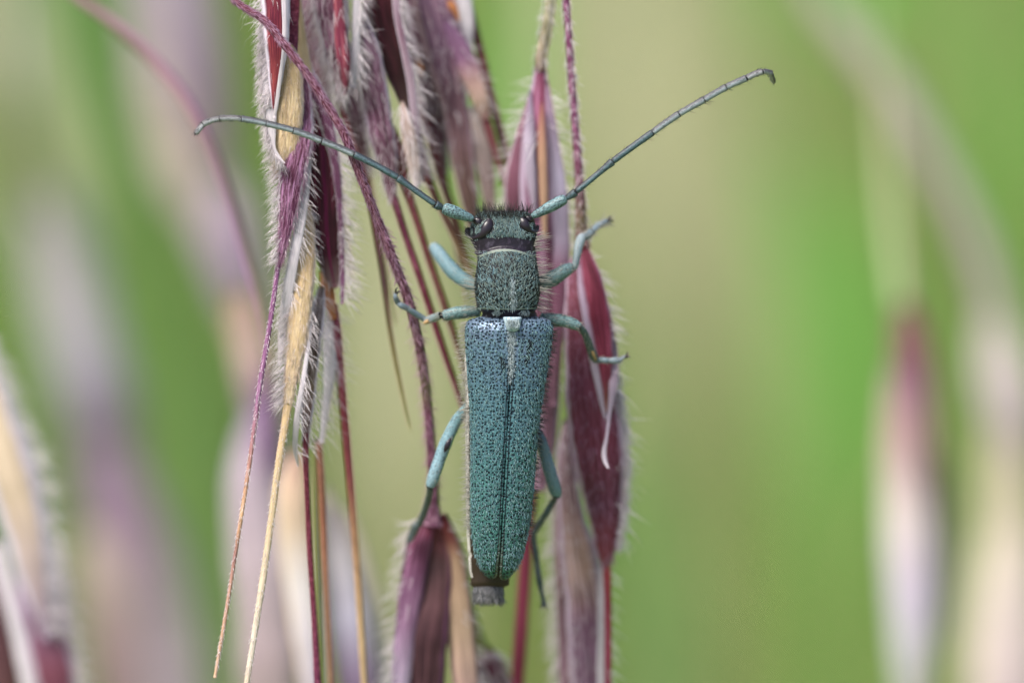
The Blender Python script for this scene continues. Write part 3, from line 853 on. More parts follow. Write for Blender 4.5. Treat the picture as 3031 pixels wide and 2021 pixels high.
# --- hairy maroon spikelet on the right, with its purple stalk
G = spikelet('large hairy maroon spikelet right of the beetle with a pale curled papery tip', 1722, 720, 0.3)
g0 = Tube([(1655, -250, 0.2, 20), (1674, -20, 0.22, 22), (1683, 100, 0.22, 22), (1692, 232, 0.23, 23), (1702, 360, 0.24, 24), (1712, 490, 0.25, 26), (1718, 600, 0.27, 32), (1721, 680, 0.29, 40), (1726, 735, 0.3, 46)], n=110, ring=10, ratio=0.85)
g0.mesh('stalk', mat_husk('hairy_purple_stalk', [(0, (130, 60, 104)), (0.6, (126, 56, 98)), (0.8, (124, 70, 88)), (0.9, (120, 104, 66)), (1, (116, 60, 60))], streak=0.3, streak_col=(196, 160, 180), fine=0.4, us=5, vs=60), G)
GM = mat_husk('deep_maroon_husk', [(0, (124, 52, 72)), (0.15, (114, 52, 66)), (0.4, (106, 44, 66)), (0.6, (114, 44, 62)), (0.8, (92, 44, 64)), (0.95, (140, 50, 60)), (1, (170, 100, 90))],
              margin=(184, 164, 182), mw=0.22, streak=0.3, streak_col=(140, 90, 114), fine=0.6, us=34, vs=2.5)
g1 = Tube([(1722, 745, 0.34, 30), (1708, 800, 0.33, 60), (1722, 880, 0.32, 100), (1730, 960, 0.32, 124), (1740, 1060, 0.32, 140), (1750, 1160, 0.32, 154), (1762, 1260, 0.33, 164), (1774, 1360, 0.33, 152), (1784, 1450, 0.34, 124), (1792, 1540, 0.35, 96), (1792, 1620, 0.36, 58), (1794, 1680, 0.37, 24)], n=80, ratio=0.55, ribs=0.015)
g1.mesh('lemma', GM, G)
a_g = Tube([(1794, 1650, 0.37, 28), (1798, 1720, 0.37, 24), (1800, 1840, 0.38, 22), (1800, 1960, 0.38, 22), (1800, 2120, 0.4, 20)], n=50, ring=8)
a_g.mesh('awn', mat_husk('red_awn', [(0, (164, 60, 60)), (0.3, (150, 50, 70)), (1, (140, 56, 80))], streak=0.2, us=5), G)
g2 = Tube([(1728, 735, 0.28, 30), (1748, 810, 0.27, 56), (1766, 890, 0.26, 66), (1780, 970, 0.26, 66), (1790, 1060, 0.26, 50), (1794, 1140, 0.27, 28), (1795, 1215, 0.28, 8)], n=56, ratio=0.5)
g2.mesh('glume', mat_husk('crimson_glume', [(0, (104, 34, 52)), (0.4, (128, 36, 62)), (0.8, (122, 40, 62)), (1, (150, 96, 66))], streak=0.45, streak_col=(150, 80, 104), fine=0.6, us=20, margin=(150, 110, 134), mw=0.25), G)
g3 = Tube([(1714, 780, 0.29, 8), (1722, 860, 0.27, 22), (1740, 960, 0.26, 26), (1756, 1060, 0.26, 24), (1772, 1140, 0.27, 20), (1786, 1210, 0.28, 12), (1792, 1240, 0.28, 5)], ratio=0.35)
g3.mesh('papery_margin', mat_husk('lilac_margin', [(0, (160, 136, 160)), (1, (192, 176, 196))], streak=0.2), G)
g4 = Tube([(1790, 860, 0.3, 6), (1806, 960, 0.29, 18), (1818, 1060, 0.28, 26), (1814, 1150, 0.26, 24), (1804, 1220, 0.25, 12), (1796, 1290, 0.23, 8), (1788, 1335, 0.22, 13), (1791, 1365, 0.21, 12), (1801, 1386, 0.2, 4)], ratio=0.35)
g4.mesh('papery_margin', mat_husk('curled_margin', [(0, (130, 104, 122)), (0.5, (160, 140, 158)), (0.75, (190, 174, 190)), (1, (214, 202, 212))], streak=0.3), G)
g5 = Tube([(1676, 1240, 0.46, 16), (1674, 1340, 0.45, 50), (1682, 1440, 0.44, 64), (1694, 1540, 0.44, 80), (1712, 1640, 0.45, 110), (1730, 1760, 0.46, 120), (1738, 1880, 0.47, 120), (1742, 2021, 0.48, 110), (1746, 2180, 0.5, 60)], n=60, ratio=0.5)
g5.mesh('lemma', mat_husk('tan_streaked_husk', [(0, (120, 84, 96)), (0.25, (144, 108, 108)), (0.4, (176, 134, 116)), (0.5, (182, 142, 124)), (0.65, (136, 86, 114)), (1, (140, 96, 126))], margin=(180, 158, 176), mw=0.4, streak=0.5, streak_col=(200, 180, 196), fine=0.6), G)
g6 = Tube([(1668, 1380, 0.5, 20), (1664, 1500, 0.5, 46), (1668, 1640, 0.5, 56), (1674, 1800, 0.52, 56), (1684, 2021, 0.54, 60), (1690, 2180, 0.55, 50)], n=50, ratio=0.5)
g6.mesh('lemma', mat_husk('brown_mauve_husk', [(0, (140, 104, 116)), (0.4, (120, 76, 78)), (0.7, (136, 96, 112)), (1, (136, 92, 104))], margin=(180, 160, 172), mw=0.3, streak=0.45, streak_col=(176, 146, 156), fine=0.5), G)
g7 = Tube([(1786, 1640, 0.42, 10), (1784, 1740, 0.42, 26), (1784, 1860, 0.42, 30), (1782, 2021, 0.44, 30), (1782, 2180, 0.44, 20)], ratio=0.4)
g7.mesh('papery_margin', WHITE, G)
hh = Hairs()
hh.on(g0, 420, 17, 1.2, out=0.7, tip=0.9)
hh.on(g1, 900, 22, 1.5, out=1, tip=0.9, side=('r', 0.035), v0=0.3, v1=0.93)
hh.on(g1, 70, 60, 1.4, out=1, tip=0.7, side=('r', 0.05), v0=0.1, v1=0.95)
hh.on(g2, 30, 44, 1.4, out=1, tip=0.6, side=('r', 0.05))
hh.on(g6, 200, 46, 1.5, out=1, tip=0.6, side=('l', 0.06))
hh.on(g5, 160, 34, 1.2, out=0.2, tip=1.0, front=True)
hh.on(a_g, 40, 40, 1.4, out=1, tip=0.6, side=('r', 0.1))
hh.build('husk_hairs', M_HW, G)
hh = Hairs()
hh.on(g1, 420, 26, 1.1, out=0.12, tip=1.0, front=True)
hh.build('fine_hairs', M_HP, G)

# --- blurred spikelets on the left
GB = 'out of focus spikelets behind'
K1 = spikelet('very blurred pinkish white spikelet with a purple lower half, far left', 150, 620, 4.0, grp=GB)
PINK = mat_husk('pink_white_husk', [(0, (176, 163, 154)), (0.3, (185, 171, 176)), (0.5, (176, 165, 178)), (0.62, (150, 132, 161)), (0.75, (128, 97, 126)), (1, (150, 126, 136))], streak=0.15, sat=0.6)
Tube([(60, -500, 4.8, 40), (40, 0, 4.8, 50), (80, 350, 4.7, 50), (130, 600, 5.6, 60)], n=30, ring=8).mesh('stalk', mat_plain('greyed_stalk', (154, 145, 138), 0.7), K1)
Tube([(125, 560, 5.6, 90), (150, 640, 5.6, 160), (190, 800, 5.6, 190), (240, 1000, 5.6, 200), (290, 1200, 5.6, 200), (330, 1400, 5.6, 160), (370, 1500, 5.6, 100)], n=40, ratio=0.6).mesh('lemma', PINK, K1)
Tube([(270, 1300, 5.2, 100), (330, 1440, 5.2, 190), (400, 1620, 5.2, 230), (450, 1800, 5.2, 230), (500, 2021, 5.2, 230), (540, 2300, 5.2, 150)], n=40, ratio=0.6).mesh('lemma', mat_husk('dusky_pink_husk', [(0, (138, 101, 138)), (0.3, (147, 110, 138)), (0.5, (161, 138, 147)), (1, (167, 147, 158))], streak=0.15, sat=0.62), K1)
Tube([(260, 1560, 4.2, 60), (300, 1680, 4.2, 150), (340, 1850, 4.2, 170), (360, 2100, 4.2, 140), (370, 2300, 4.2, 80)], n=40, ratio=0.6).mesh('lemma', mat_husk('brown_pink_husk', [(0, (174, 156, 138)), (0.5, (156, 128, 128)), (1, (128, 101, 101))], streak=0.15, sat=0.8), K1)

K2 = spikelet('very blurred cream and lilac spikelet crossed by the arching mauve awn, upper left', 560, 0, 4.2, grp=GB)
Tube([(420, -250, 4.2, 200), (470, 0, 4.2, 210), (500, 200, 4.2, 230), (530, 400, 4.2, 220), (570, 560, 4.2, 190), (610, 680, 4.2, 100)], n=40, ratio=0.6).mesh('lemma', mat_husk('cream_lilac_husk', [(0, (156, 147, 152)), (0.4, (156, 141, 143)), (0.7, (176, 161, 145)), (1, (174, 160, 150))], streak=0.15, sat=0.8), K2)
Tube([(520, -250, 4.1, 120), (560, 0, 4.1, 150), (590, 180, 4.1, 150), (620, 330, 4.1, 120), (650, 480, 4.1, 60)], n=40, ratio=0.6).mesh('lemma', mat_husk('grey_lilac_husk', [(0, (165, 152, 165)), (0.5, (143, 125, 143)), (1, (128, 103, 128))], streak=0.15, sat=0.8), K2)
Tube([(600, 480, 4.2, 60), (640, 580, 4.2, 170), (670, 700, 4.2, 180), (710, 850, 4.2, 140), (760, 1000, 4.2, 90), (800, 1200, 4.2, 40)], n=40, ratio=0.6).mesh('lemma', mat_husk('lilac_soft_husk', [(0, (189, 171, 171)), (0.4, (165, 138, 169)), (0.7, (156, 128, 147)), (1, (147, 119, 110))], streak=0.15, sat=0.8), K2)

aw = spikelet('slim mauve awn arching out of focus from the top left towards the golden husks', 240, 0, 1.3, 'grass_awn', cat='awn', grp='loose awns')
Tube([(140, -80, 0.95, 22), (240, 0, 0.95, 30), (340, 75, 0.95, 34), (440, 165, 0.95, 36), (530, 270, 0.92, 36), (590, 370, 0.9, 34), (645, 490, 0.9, 32), (690, 620, 0.9, 30), (730, 760, 0.9, 26), (770, 900, 0.9, 20), (800, 1050, 0.9, 12)], n=80, ring=8).mesh('awn', mat_husk('mauve_awn', [(0, (166, 126, 132)), (0.4, (156, 114, 130)), (0.7, (138, 98, 132)), (1, (166, 134, 140))], streak=0.15, sat=0.8), aw)

K3 = spikelet('tan, lilac and dark red spikelet cut off by the left edge of the picture', 0, 1100, 0.95, grp=GB)
k1 = Tube([(-90, 960, 0.95, 20), (-50, 1120, 0.95, 90), (-10, 1260, 0.95, 130), (30, 1400, 0.95, 150), (70, 1540, 0.95, 138), (100, 1680, 0.95, 104), (124, 1800, 0.95, 60), (140, 1890, 0.95, 18)], n=56, ratio=0.6)
k1.mesh('lemma', mat_husk('tan_lilac_husk', [(0, (196, 166, 116)), (0.3, (214, 190, 156)), (0.55, (208, 182, 152)), (0.75, (190, 166, 160)), (1, (150, 122, 150))], margin=(206, 198, 212), mw=0.5, streak=0.2, sat=0.8), K3)
k2 = Tube([(60, 1520, 1.02, 40), (92, 1650, 1.01, 110), (122, 1780, 1.0, 140), (144, 1900, 1.0, 136), (168, 2021, 1.0, 120), (190, 2180, 1.0, 60)], n=48, ratio=0.6)
k2.mesh('lemma', mat_husk('dark_red_lilac_husk', [(0, (196, 172, 160)), (0.25, (160, 132, 160)), (0.42, (120, 84, 116)), (0.7, (126, 64, 84)), (1, (120, 54, 74))], margin=(190, 174, 192), mw=0.3, streak=0.3, sat=0.8), K3)
k3 = Tube([(-10, 1600, 1.02, 40), (16, 1720, 1.0, 44), (46, 1850, 1.0, 40), (84, 2021, 1.0, 44), (110, 2180, 1.0, 40)], n=40, ratio=0.5)
k3.mesh('papery_margin', WHITE, K3)
k4 = Tube([(-80, 1500, 1.1, 60), (-30, 1750, 1.1, 90), (-5, 1900, 1.1, 90), (20, 2050, 1.1, 90), (40, 2200, 1.1, 60)], n=40, ratio=0.5)
k4.mesh('lemma', mat_husk('dark_edge_husk', [(0, (150, 120, 150)), (0.4, (100, 60, 70)), (1, (90, 56, 50))], streak=0.3, sat=0.8), K3)
hh = Hairs()
hh.on(k1, 260, 62, 2.0, out=1, tip=0.3, side=('r', 0.06)); hh.on(k2, 160, 50, 2.0, out=1, tip=0.3, side=('r', 0.06))
hh.build('husk_hairs', M_HW, K3)

K4 = spikelet('blurred mauve spikelet with tan patches behind the two long pale awns, lower left', 740, 950, 2.0, grp=GB)
Tube([(690, 860, 2.2, 40), (720, 940, 2.2, 120), (750, 1060, 2.2, 130), (770, 1200, 2.2, 110), (790, 1320, 2.2, 60)], n=40, ratio=0.6).mesh('lemma', mat_husk('brown_rose_husk', [(0, (140, 110, 90)), (0.4, (190, 160, 146)), (0.8, (140, 104, 136)), (1, (140, 100, 140))], streak=0.2, sat=0.8), K4)
Tube([(780, 1180, 2.0, 60), (770, 1300, 2.0, 150), (760, 1450, 2.0, 180), (770, 1620, 2.0, 190), (790, 1800, 2.0, 190), (800, 2021, 2.0, 190), (810, 2200, 2.0, 120)], n=40, ratio=0.6).mesh('lemma', mat_husk('mauve_grey_husk', [(0, (130, 96, 136)), (0.2, (180, 160, 176)), (0.5, (184, 164, 172)), (0.8, (168, 146, 150)), (1, (160, 150, 140))], streak=0.2, sat=0.8), K4)
Tube([(800, 1080, 1.9, 20), (800, 1200, 1.9, 60), (796, 1320, 1.9, 60), (790, 1420, 1.9, 20)], n=30, ratio=0.6).mesh('glume', mat_husk('violet_glume', [(0, (120, 84, 124)), (1, (130, 92, 136))], streak=0.2, sat=0.8), K4)
K5 = spikelet('blurred cream spikelet with a violet tip behind the dark red awn at the bottom', 880, 1380, 1.2, grp=GB)
Tube([(880, 1330, 1.2, 30), (868, 1430, 1.2, 90), (872, 1550, 1.2, 104), (888, 1680, 1.2, 104), (904, 1820, 1.2, 96), (918, 1950, 1.2, 80), (930, 2120, 1.2, 50)], n=40, ratio=0.6).mesh('lemma', mat_husk('cream_rose_husk', [(0, (170, 120, 110)), (0.15, (216, 180, 150)), (0.3, (206, 180, 150)), (0.5, (222, 212, 210)), (0.8, (206, 194, 208)), (1, (196, 180, 200))], margin=(220, 200, 170), mw=0.3, streak=0.15, sat=0.8), K5)
Tube([(960, 1440, 1.3, 20), (985, 1560, 1.3, 70), (1010, 1720, 1.3, 110), (1035, 1880, 1.3, 120), (1060, 2021, 1.3, 120), (1080, 2160, 1.3, 60)], n=40, ratio=0.6).mesh('lemma', mat_husk('pale_violet_husk', [(0, (150, 136, 130)), (0.3, (196, 186, 192)), (0.55, (190, 182, 206)), (0.75, (140, 118, 150)), (1, (116, 84, 120))], streak=0.2, sat=0.8), K5)
Tube([(1020, 1500, 1.5, 20), (1055, 1650, 1.5, 60), (1085, 1800, 1.5, 90), (1110, 2021, 1.5, 120), (1130, 2180, 1.5, 60)], n=40, ratio=0.6).mesh('lemma', mat_husk('grey_sage_husk', [(0, (150, 136, 126)), (0.5, (184, 176, 166)), (1, (178, 172, 160))], streak=0.15, sat=0.8), K5)

# --- blurred grasses on the right
aw2 = spikelet('wide blurred grey mauve awn curving down across the upper right', 2420, 0, 4.0, 'grass_awn', cat='awn', grp='loose awns')
Tube([(2330, -160, 4, 40), (2420, 0, 4, 70), (2530, 130, 4, 90), (2640, 270, 4, 96), (2720, 400, 4, 90), (2800, 540, 4, 84), (2870, 680, 4, 84), (2920, 820, 4, 84), (2950, 950, 4, 80), (2970, 1100, 4, 70)], n=60, ring=8).mesh('awn', mat_husk('grey_mauve_awn', [(0, (160, 160, 130)), (0.3, (172, 160, 150)), (0.7, (172, 156, 150)), (1, (190, 176, 170))], streak=0.1, sat=0.8), aw2)
R1 = spikelet('blurred spikelet on the right with a crimson top fading to white and lilac', 2680, 960, 2.8, grp=GB)
Tube([(2560, -200, 3.6, 20), (2610, 250, 3.6, 30), (2630, 500, 3.5, 38), (2650, 750, 3.3, 42), (2672, 930, 2.9, 46)], n=40, ring=8).mesh('stalk', mat_plain('sage_stalk', (160, 164, 124), 0.7), R1)
Tube([(2676, 900, 2.8, 50), (2690, 1000, 2.8, 100), (2700, 1120, 2.8, 120), (2710, 1260, 2.8, 120), (2716, 1420, 2.8, 100), (2720, 1560, 2.8, 50)], n=40, ratio=0.6).mesh('lemma', mat_husk('crimson_fade_husk', [(0, (128, 66, 84)), (0.22, (138, 74, 94)), (0.4, (156, 100, 126)), (0.6, (190, 140, 140)), (0.8, (180, 130, 110)), (1, (160, 120, 110))], streak=0.15, sat=0.8), R1)
Tube([(2650, 1080, 2.75, 40), (2658, 1200, 2.75, 90), (2672, 1400, 2.75, 125), (2688, 1560, 2.75, 150), (2698, 1720, 2.75, 150), (2700, 1880, 2.75, 125), (2700, 2021, 2.75, 100), (2700, 2200, 2.75, 60)], n=40, ratio=0.6).mesh('lemma', mat_husk('rose_white_husk', [(0, (160, 116, 126)), (0.2, (192, 152, 150)), (0.4, (210, 192, 188)), (0.6, (206, 190, 212)), (0.75, (194, 188, 196)), (1, (170, 166, 150))], streak=0.1, sat=0.8), R1)
Tube([(2746, 1250, 2.9, 40), (2762, 1450, 2.9, 90), (2776, 1620, 2.9, 90), (2780, 1780, 2.9, 60), (2780, 1900, 2.9, 20)], n=40, ratio=0.6).mesh('lemma', mat_husk('grey_rose_husk', [(0, (170, 130, 130)), (0.5, (166, 156, 140)), (1, (200, 196, 186))], streak=0.1, sat=0.8), R1)
R2 = spikelet('blurred pale rose spikelet at the lower right edge of the picture', 2960, 1000, 4.0, grp=GB)
Tube([(2930, 930, 4, 60), (2960, 1050, 4, 140), (2985, 1180, 4, 160), (3010, 1300, 4, 120), (3030, 1400, 4, 60)], n=40, ratio=0.6).mesh('lemma', mat_husk('pale_rose_husk', [(0, (190, 180, 166)), (0.5, (204, 186, 186)), (0.8, (180, 160, 170)), (1, (180, 160, 170))], streak=0.1, sat=0.8), R2)
Tube([(2940, 1240, 4, 60), (2975, 1400, 4, 120), (2990, 1560, 4, 160), (2992, 1720, 4, 220), (2990, 1900, 4, 260), (2985, 2100, 4, 250), (2960, 2300, 4, 160)], n=40, ratio=0.6).mesh('lemma', mat_husk('rose_cream_husk', [(0, (196, 184, 140)), (0.25, (206, 190, 160)), (0.5, (208, 190, 180)), (0.75, (204, 182, 182)), (1, (190, 168, 190))], margin=(196, 188, 160), mw=0.3, streak=0.1, sat=0.8), R2)

# ------------------------------------------------------------------ the beetle
ALB = 0.55
HN, HL, HR, HJ = 1.0, 1.0, 1.0, 1.0
BT = thing('beetle', 'slender blue green longhorn beetle with long banded antennae, head up among the spikelets', 'beetle', tuple(P(1500, 930, 0.1)))
OB = org(BT)


def rest_of(px, py, d):
    return np.stack([np.asarray(px) / 100.0, np.asarray(py) / 100.0, np.asarray(d) * S / 100.0], -1)


def mat_fuzz(name, dark, pale, pale2, scale=14.0, lo=0.44, hi=0.58, rough=0.55, stretch=(1.0, 0.6, 1.0), extra=None):
    """dark shell under a broken coat of pale pressed-down hairs"""
    k = NT(name)
    v = k.attr('rest')
    mp = k.n('ShaderNodeMapping')
    mp.inputs['Scale'].default_value = stretch
    k.l(v, mp.inputs['Vector'])
    f = k.noise(mp.outputs[0], scale, 2.5, 0.6)
    f2 = k.noise(v, 1.3, 2.0)
    c = k.mix(k.smooth(f2, 0.4, 0.6), lin(pale), lin(pale2))
    c = k.mix(k.smooth(f, lo, hi), lin(dark), c)
    k.l(c, k.p.inputs['Base Color'])
    k.p.inputs['Roughness'].default_value = rough
    k.p.inputs['Specular IOR Level'].default_value = 0.25
    k.bump(f, 0.5, 0.004)
    return k.m


M_HEAD = mat_fuzz('head_shell', (22, 26, 32), (112, 140, 150), (130, 148, 142), 12.0, 0.52, 0.61)
M_PRON = mat_fuzz('pronotum_shell', (16, 17, 24), (98, 138, 152), (116, 138, 136), 12.0, 0.55, 0.63)
M_OCC = mat_fuzz('smooth_dark_shell', (44, 38, 50), (66, 56, 72), (90, 84, 100), 7.0, 0.48, 0.66, 0.38)
M_NECK = mat_fuzz('neck_shell', (40, 32, 46), (120, 128, 136), (130, 140, 146), 3.6, 0.56, 0.66, 0.35)
M_RIM = mat_plain('pale_rim', (146, 158, 146), 0.6)
M_ABD = mat_fuzz('abdomen_shell', (206, 200, 194), (244, 238, 230), (234, 228, 222), 8.0, 0.35, 0.6, 0.7)
M_TAIL = mat_plain('brown_tail_plate', (58, 42, 32), 0.5)
M_TUFT = mat_fuzz('tail_tuft', (70, 74, 80), (128, 128, 132), (110, 114, 120), 8.0, 0.4, 0.6, 0.7)

# rows: py, x left, x right, height px, material slot (of the strip that follows), arc px
BODY = [
    (624, 1440, 1545, 8, 0, 0), (627, 1424, 1560, 22, 0, 0), (632, 1411, 1571, 36, 0, 2), (640, 1404, 1577, 46, 0, 3), (652, 1398, 1582, 52, 0, 5), (668, 1391, 1587, 56, 0, 7),
    (684, 1388, 1590, 58, 0, 9), (694, 1388, 1590, 58, 0, 12), (702, 1392, 1589, 57, 1, 16), (716, 1400, 1586, 55, 1, 22), (726, 1406, 1584, 54, 1, 26), (731, 1409, 1583, 54, 2, 28),
    (732.5, 1405, 1587, 62, 2, 28), (737, 1405, 1588, 65, 3, 27), (744, 1411, 1587, 66, 4, 24), (752, 1412, 1588, 70, 4, 20), (772, 1412, 1590, 78, 4, 14), (800, 1408, 1595, 84, 4, 8), (830, 1404, 1600, 86, 4, 4),
    (858, 1403, 1601, 86, 4, 0), (880, 1406, 1598, 83, 4, -2), (898, 1409, 1594, 76, 4, -3), (906, 1410, 1592, 73, 4, -3), (913, 1409, 1591, 72, 3, -3), (917, 1412, 1588, 66, 5, -3),
    (920, 1424, 1584, 54, 5, -2), (928, 1428, 1588, 50, 5, 0), (940, 1424, 1592, 46, 5, 0), (956, 1412, 1604, 40, 6, 0), (1050, 1375, 1612, 40, 6, 0), (1180, 1378, 1592, 38, 6, 0),
    (1300, 1378, 1570, 36, 6, 0), (1400, 1379, 1562, 34, 6, 0), (1500, 1380, 1550, 34, 6, 0), (1580, 1382, 1540, 34, 6, 0), (1632, 1385, 1532, 33, 6, 0), (1642, 1390, 1526, 30, 6, 0),
    (1652, 1386, 1524, 32, 6, 0), (1690, 1389, 1514, 31, 6, 0), (1708, 1394, 1508, 29, 7, 0), (1730, 1393, 1507, 26, 7, 2), (1733, 1398, 1500, 22, 7, 2), (1736, 1400, 1492, 24, 8, 2), (1760, 1402, 1490, 26, 8, 2), (1778, 1404, 1486, 22, 8, 3), (1784, 1412, 1478, 12, 8, 3)]
BODY_D = 0.065


def bd(py):
    return BODY_D + np.interp(py, [600, 740, 920, 1300, 1560, 1690, 1800], [0.01, 0.0, 0.0, 0.03, 0.055, 0.085, 0.09])


def body_d(px, py):
    """depth of the dorsal surface of the body at px,py"""
    rows = np.array([r[:4] for r in BODY], float)
    xl = np.interp(py, rows[:, 0], rows[:, 1]); xr = np.interp(py, rows[:, 0], rows[:, 2]); hh_ = np.interp(py, rows[:, 0], rows[:, 3])
    xn = np.clip((px - (xl + xr) / 2) / ((xr - xl) / 2), -0.999, 0.999)
    return bd(py) - hh_ / S * (1 - np.abs(xn) ** 2.4) ** (1 / 2.4)


fine = []
for a_, b_ in zip(BODY[:-1], BODY[1:]):
    m_ = max(1, int((b_[0] - a_[0]) / 9))
    for q_ in range(m_):
        t_ = q_ / m_
        fine.append(tuple(a_[z] * (1 - t_) + b_[z] * t_ for z in range(4)) + (a_[4], a_[5] * (1 - t_) + b_[5] * t_))
fine.append(BODY[-1])
RING = 64
ang = np.linspace(0, 2 * math.pi, RING, endpoint=False)
ex = 2 / 2.4
Vb, Rb, Fb, Mb = [], [], [], []
for py, xl, xr, h_, ms, arc in fine:
    ca, sa = np.cos(ang), np.sin(ang)
    xx = np.sign(ca) * np.abs(ca) ** ex
    zz = np.sign(sa) * np.abs(sa) ** ex
    px_ = (xl + xr) / 2 + xx * (xr - xl) / 2
    d_ = bd(py) - np.where(zz > 0, zz * h_, zz * h_ * 0.8) / S
    pyy = py + arc * xx**2 * np.clip(zz + 0.3, 0, 1)
    Vb.append(P(px_, pyy, d_)); Rb.append(rest_of(px_, pyy, d_))
nb = len(fine)
for i in range(nb - 1):
    for j in range(RING):
        j2 = (j + 1) % RING
        Fb.append((i * RING + j, i * RING + j2, (i + 1) * RING + j2, (i + 1) * RING + j))
        ms_ = fine[i][4]
        if ms_ == 6 and fine[i][0] > 1000 and math.sin(ang[j]) > 0 and math.cos(ang[j]) > -0.86:
            ms_ = 7                                     # brown back under the wing cases
        Mb.append(ms_)
Fb.append(tuple(range(RING))[::-1]); Mb.append(0)
Fb.append(tuple((nb - 1) * RING + j for j in range(RING))); Mb.append(8)
Vb = np.concatenate(Vb); Rb = np.concatenate(Rb)
me = build_mesh('body', Vb - OB, faces=Fb, attr2=Rb, mats=[M_HEAD, M_OCC, M_OCC, M_RIM, M_PRON, M_NECK, M_ABD, M_TAIL, M_TUFT], midx=Mb)
link('body', me, BT)


# eyes
M_EYE = mat_plain('glossy_dark_eye', (40, 32, 44), 0.32, 0.4)
for path in ([(1449, 648, 14), (1446, 662, 28), (1440, 678, 30), (1428, 694, 20), (1412, 702, 10), (1397, 703, 12), (1388, 692, 22), (1385, 676, 18)],
             [(1541, 645, 12), (1549, 658, 26), (1557, 671, 25), (1568, 682, 12), (1580, 686, 9), (1589, 680, 12), (1592, 668, 8)]):
    pts = [(x_, y_, float(body_d(x_, y_)) - 0.002, w_ * 1.02) for x_, y_, w_ in path]
    Tube(pts, n=40, ring=16, ratio=0.5, wob=0).mesh('eye', M_EYE, BT)

# elytra
kk = NT('wing_case_shell')
rv = kk.attr('rest')
lx, lvv, lr = kk.sep(kk.attr('lv'))[:3]     # x: distance from the seam (px/100), v along 0..1
vor = kk.n('ShaderNodeTexVoronoi', feature='F1', distance='EUCLIDEAN', voronoi_dimensions='2D')
vor.inputs['Scale'].default_value = 9.4
vor.inputs['Randomness'].default_value = 0.72
kk.l(rv, vor.inputs['Vector'])
szn = kk.noise(rv, 3.0, 2.0)
pit = kk.smooth(kk.math('ADD', vor.outputs['Distance'], kk.math('MULTIPLY', kk.math('SUBTRACT', szn, 0.5), 0.22)), 0.15, 0.36)            # 0 in a pit
fz = kk.noise(rv, 16.0, 2.0, 0.6)
big = kk.noise(rv, 0.9, 3.0)
base = kk.ramp(kk.math('ADD', lvv, kk.math('MULTIPLY', kk.math('SUBTRACT', big, 0.5), 0.5)),
               [(0.0, (124, 146, 172)), (0.22, (102, 138, 158)), (0.45, (90, 140, 148)), (0.75, (86, 144, 140)), (1.0, (76, 132, 126))], sat=0.95)
sheen = kk.mix(kk.smooth(fz, 0.42, 0.62), (0.62, 0.66, 0.7, 1), (1.25, 1.24, 1.2, 1))
base = kk.mix(1.0, base, sheen, 'MULTIPLY')
col = kk.mix(pit, lin((30, 46, 62)), base)
# seam lines and pale hair along the front of the seam
l1_ = kk.smooth(kk.math('ABSOLUTE', kk.math('SUBTRACT', lx, 0.075)), 0.03, 0.010)
col = kk.mix(kk.math('MULTIPLY', l1_, kk.smooth(lvv, 0.12, 0.25, 0, 0.9)), col, lin((28, 40, 50)))
l0_ = kk.smooth(lx, 0.02, 0.005)
col = kk.mix(kk.math('MULTIPLY', l0_, 0.5), col, lin((26, 34, 40)))
tailpale = kk.math('MULTIPLY', kk.smooth(lx, 0.10, 0.04), kk.smooth(lvv, 0.80, 0.95, 0, 0.5))
col = kk.mix(tailpale, col, lin((150, 152, 140)))
pl = kk.math('MULTIPLY', kk.smooth(kk.math('ADD', lx, kk.math('MULTIPLY', lvv, 0.45)), 0.20, 0.08), kk.smooth(lvv, 0.32, 0.03))
pl = kk.math('MULTIPLY', pl, kk.smooth(fz, 0.36, 0.5))
col = kk.mix(pl, col, lin((212, 230, 236)))


def blot(x0, y0, rx, ry, rot, soft=0.35):
    mp = kk.n('ShaderNodeMapping', vector_type='TEXTURE')
    mp.inputs['Location'].default_value = (x0 / 100, y0 / 100, 0)
    mp.inputs['Rotation'].default_value = (0, 0, math.radians(rot))
    mp.inputs['Scale'].default_value = (rx / 100, ry / 100, 1000)
    kk.l(rv, mp.inputs['Vector'])
    ln = kk.n('ShaderNodeVectorMath', operation='LENGTH')
    kk.l(mp.outputs[0], ln.inputs[0])
    nz = kk.math('MULTIPLY', kk.math('SUBTRACT', kk.noise(rv, 12.0), 0.5), 0.9)
    return kk.smooth(kk.math('ADD', ln.outputs['Value'], nz), 1.0 + soft, 1.0 - soft)


marks = None
for b in ((1569, 1028, 7, 24, 8), (1561, 1064, 6, 19, 20), (1482, 1066, 7, 12, 0), (1490, 1082, 9, 15, 0), (1430, 1097, 6, 7, 0), (1545, 1518, 21, 4, -6), (1551, 1582, 18, 5, -5), (1405, 1513, 18, 3, 0), (1435, 1500, 22, 3, -18), (1540, 1470, 26, 2.5, 10)):
    m_ = blot(*b)
    marks = m_ if marks is None else kk.math('MAXIMUM', marks, m_)
col = kk.mix(kk.math('MULTIPLY', marks, 0.9), col, lin((18, 22, 28)))
kk.l(col, kk.p.inputs['Base Color'])
kk.p.inputs['Roughness'].default_value = 0.33
kk.p.inputs['Specular IOR Level'].default_value = 0.3
kk.p.inputs['Metallic'].default_value = 0.3
hgt = kk.math('ADD', pit, kk.math('MULTIPLY', fz, 0.35))
kk.bump(hgt, 0.8, 0.006)
M_ELY = kk.m

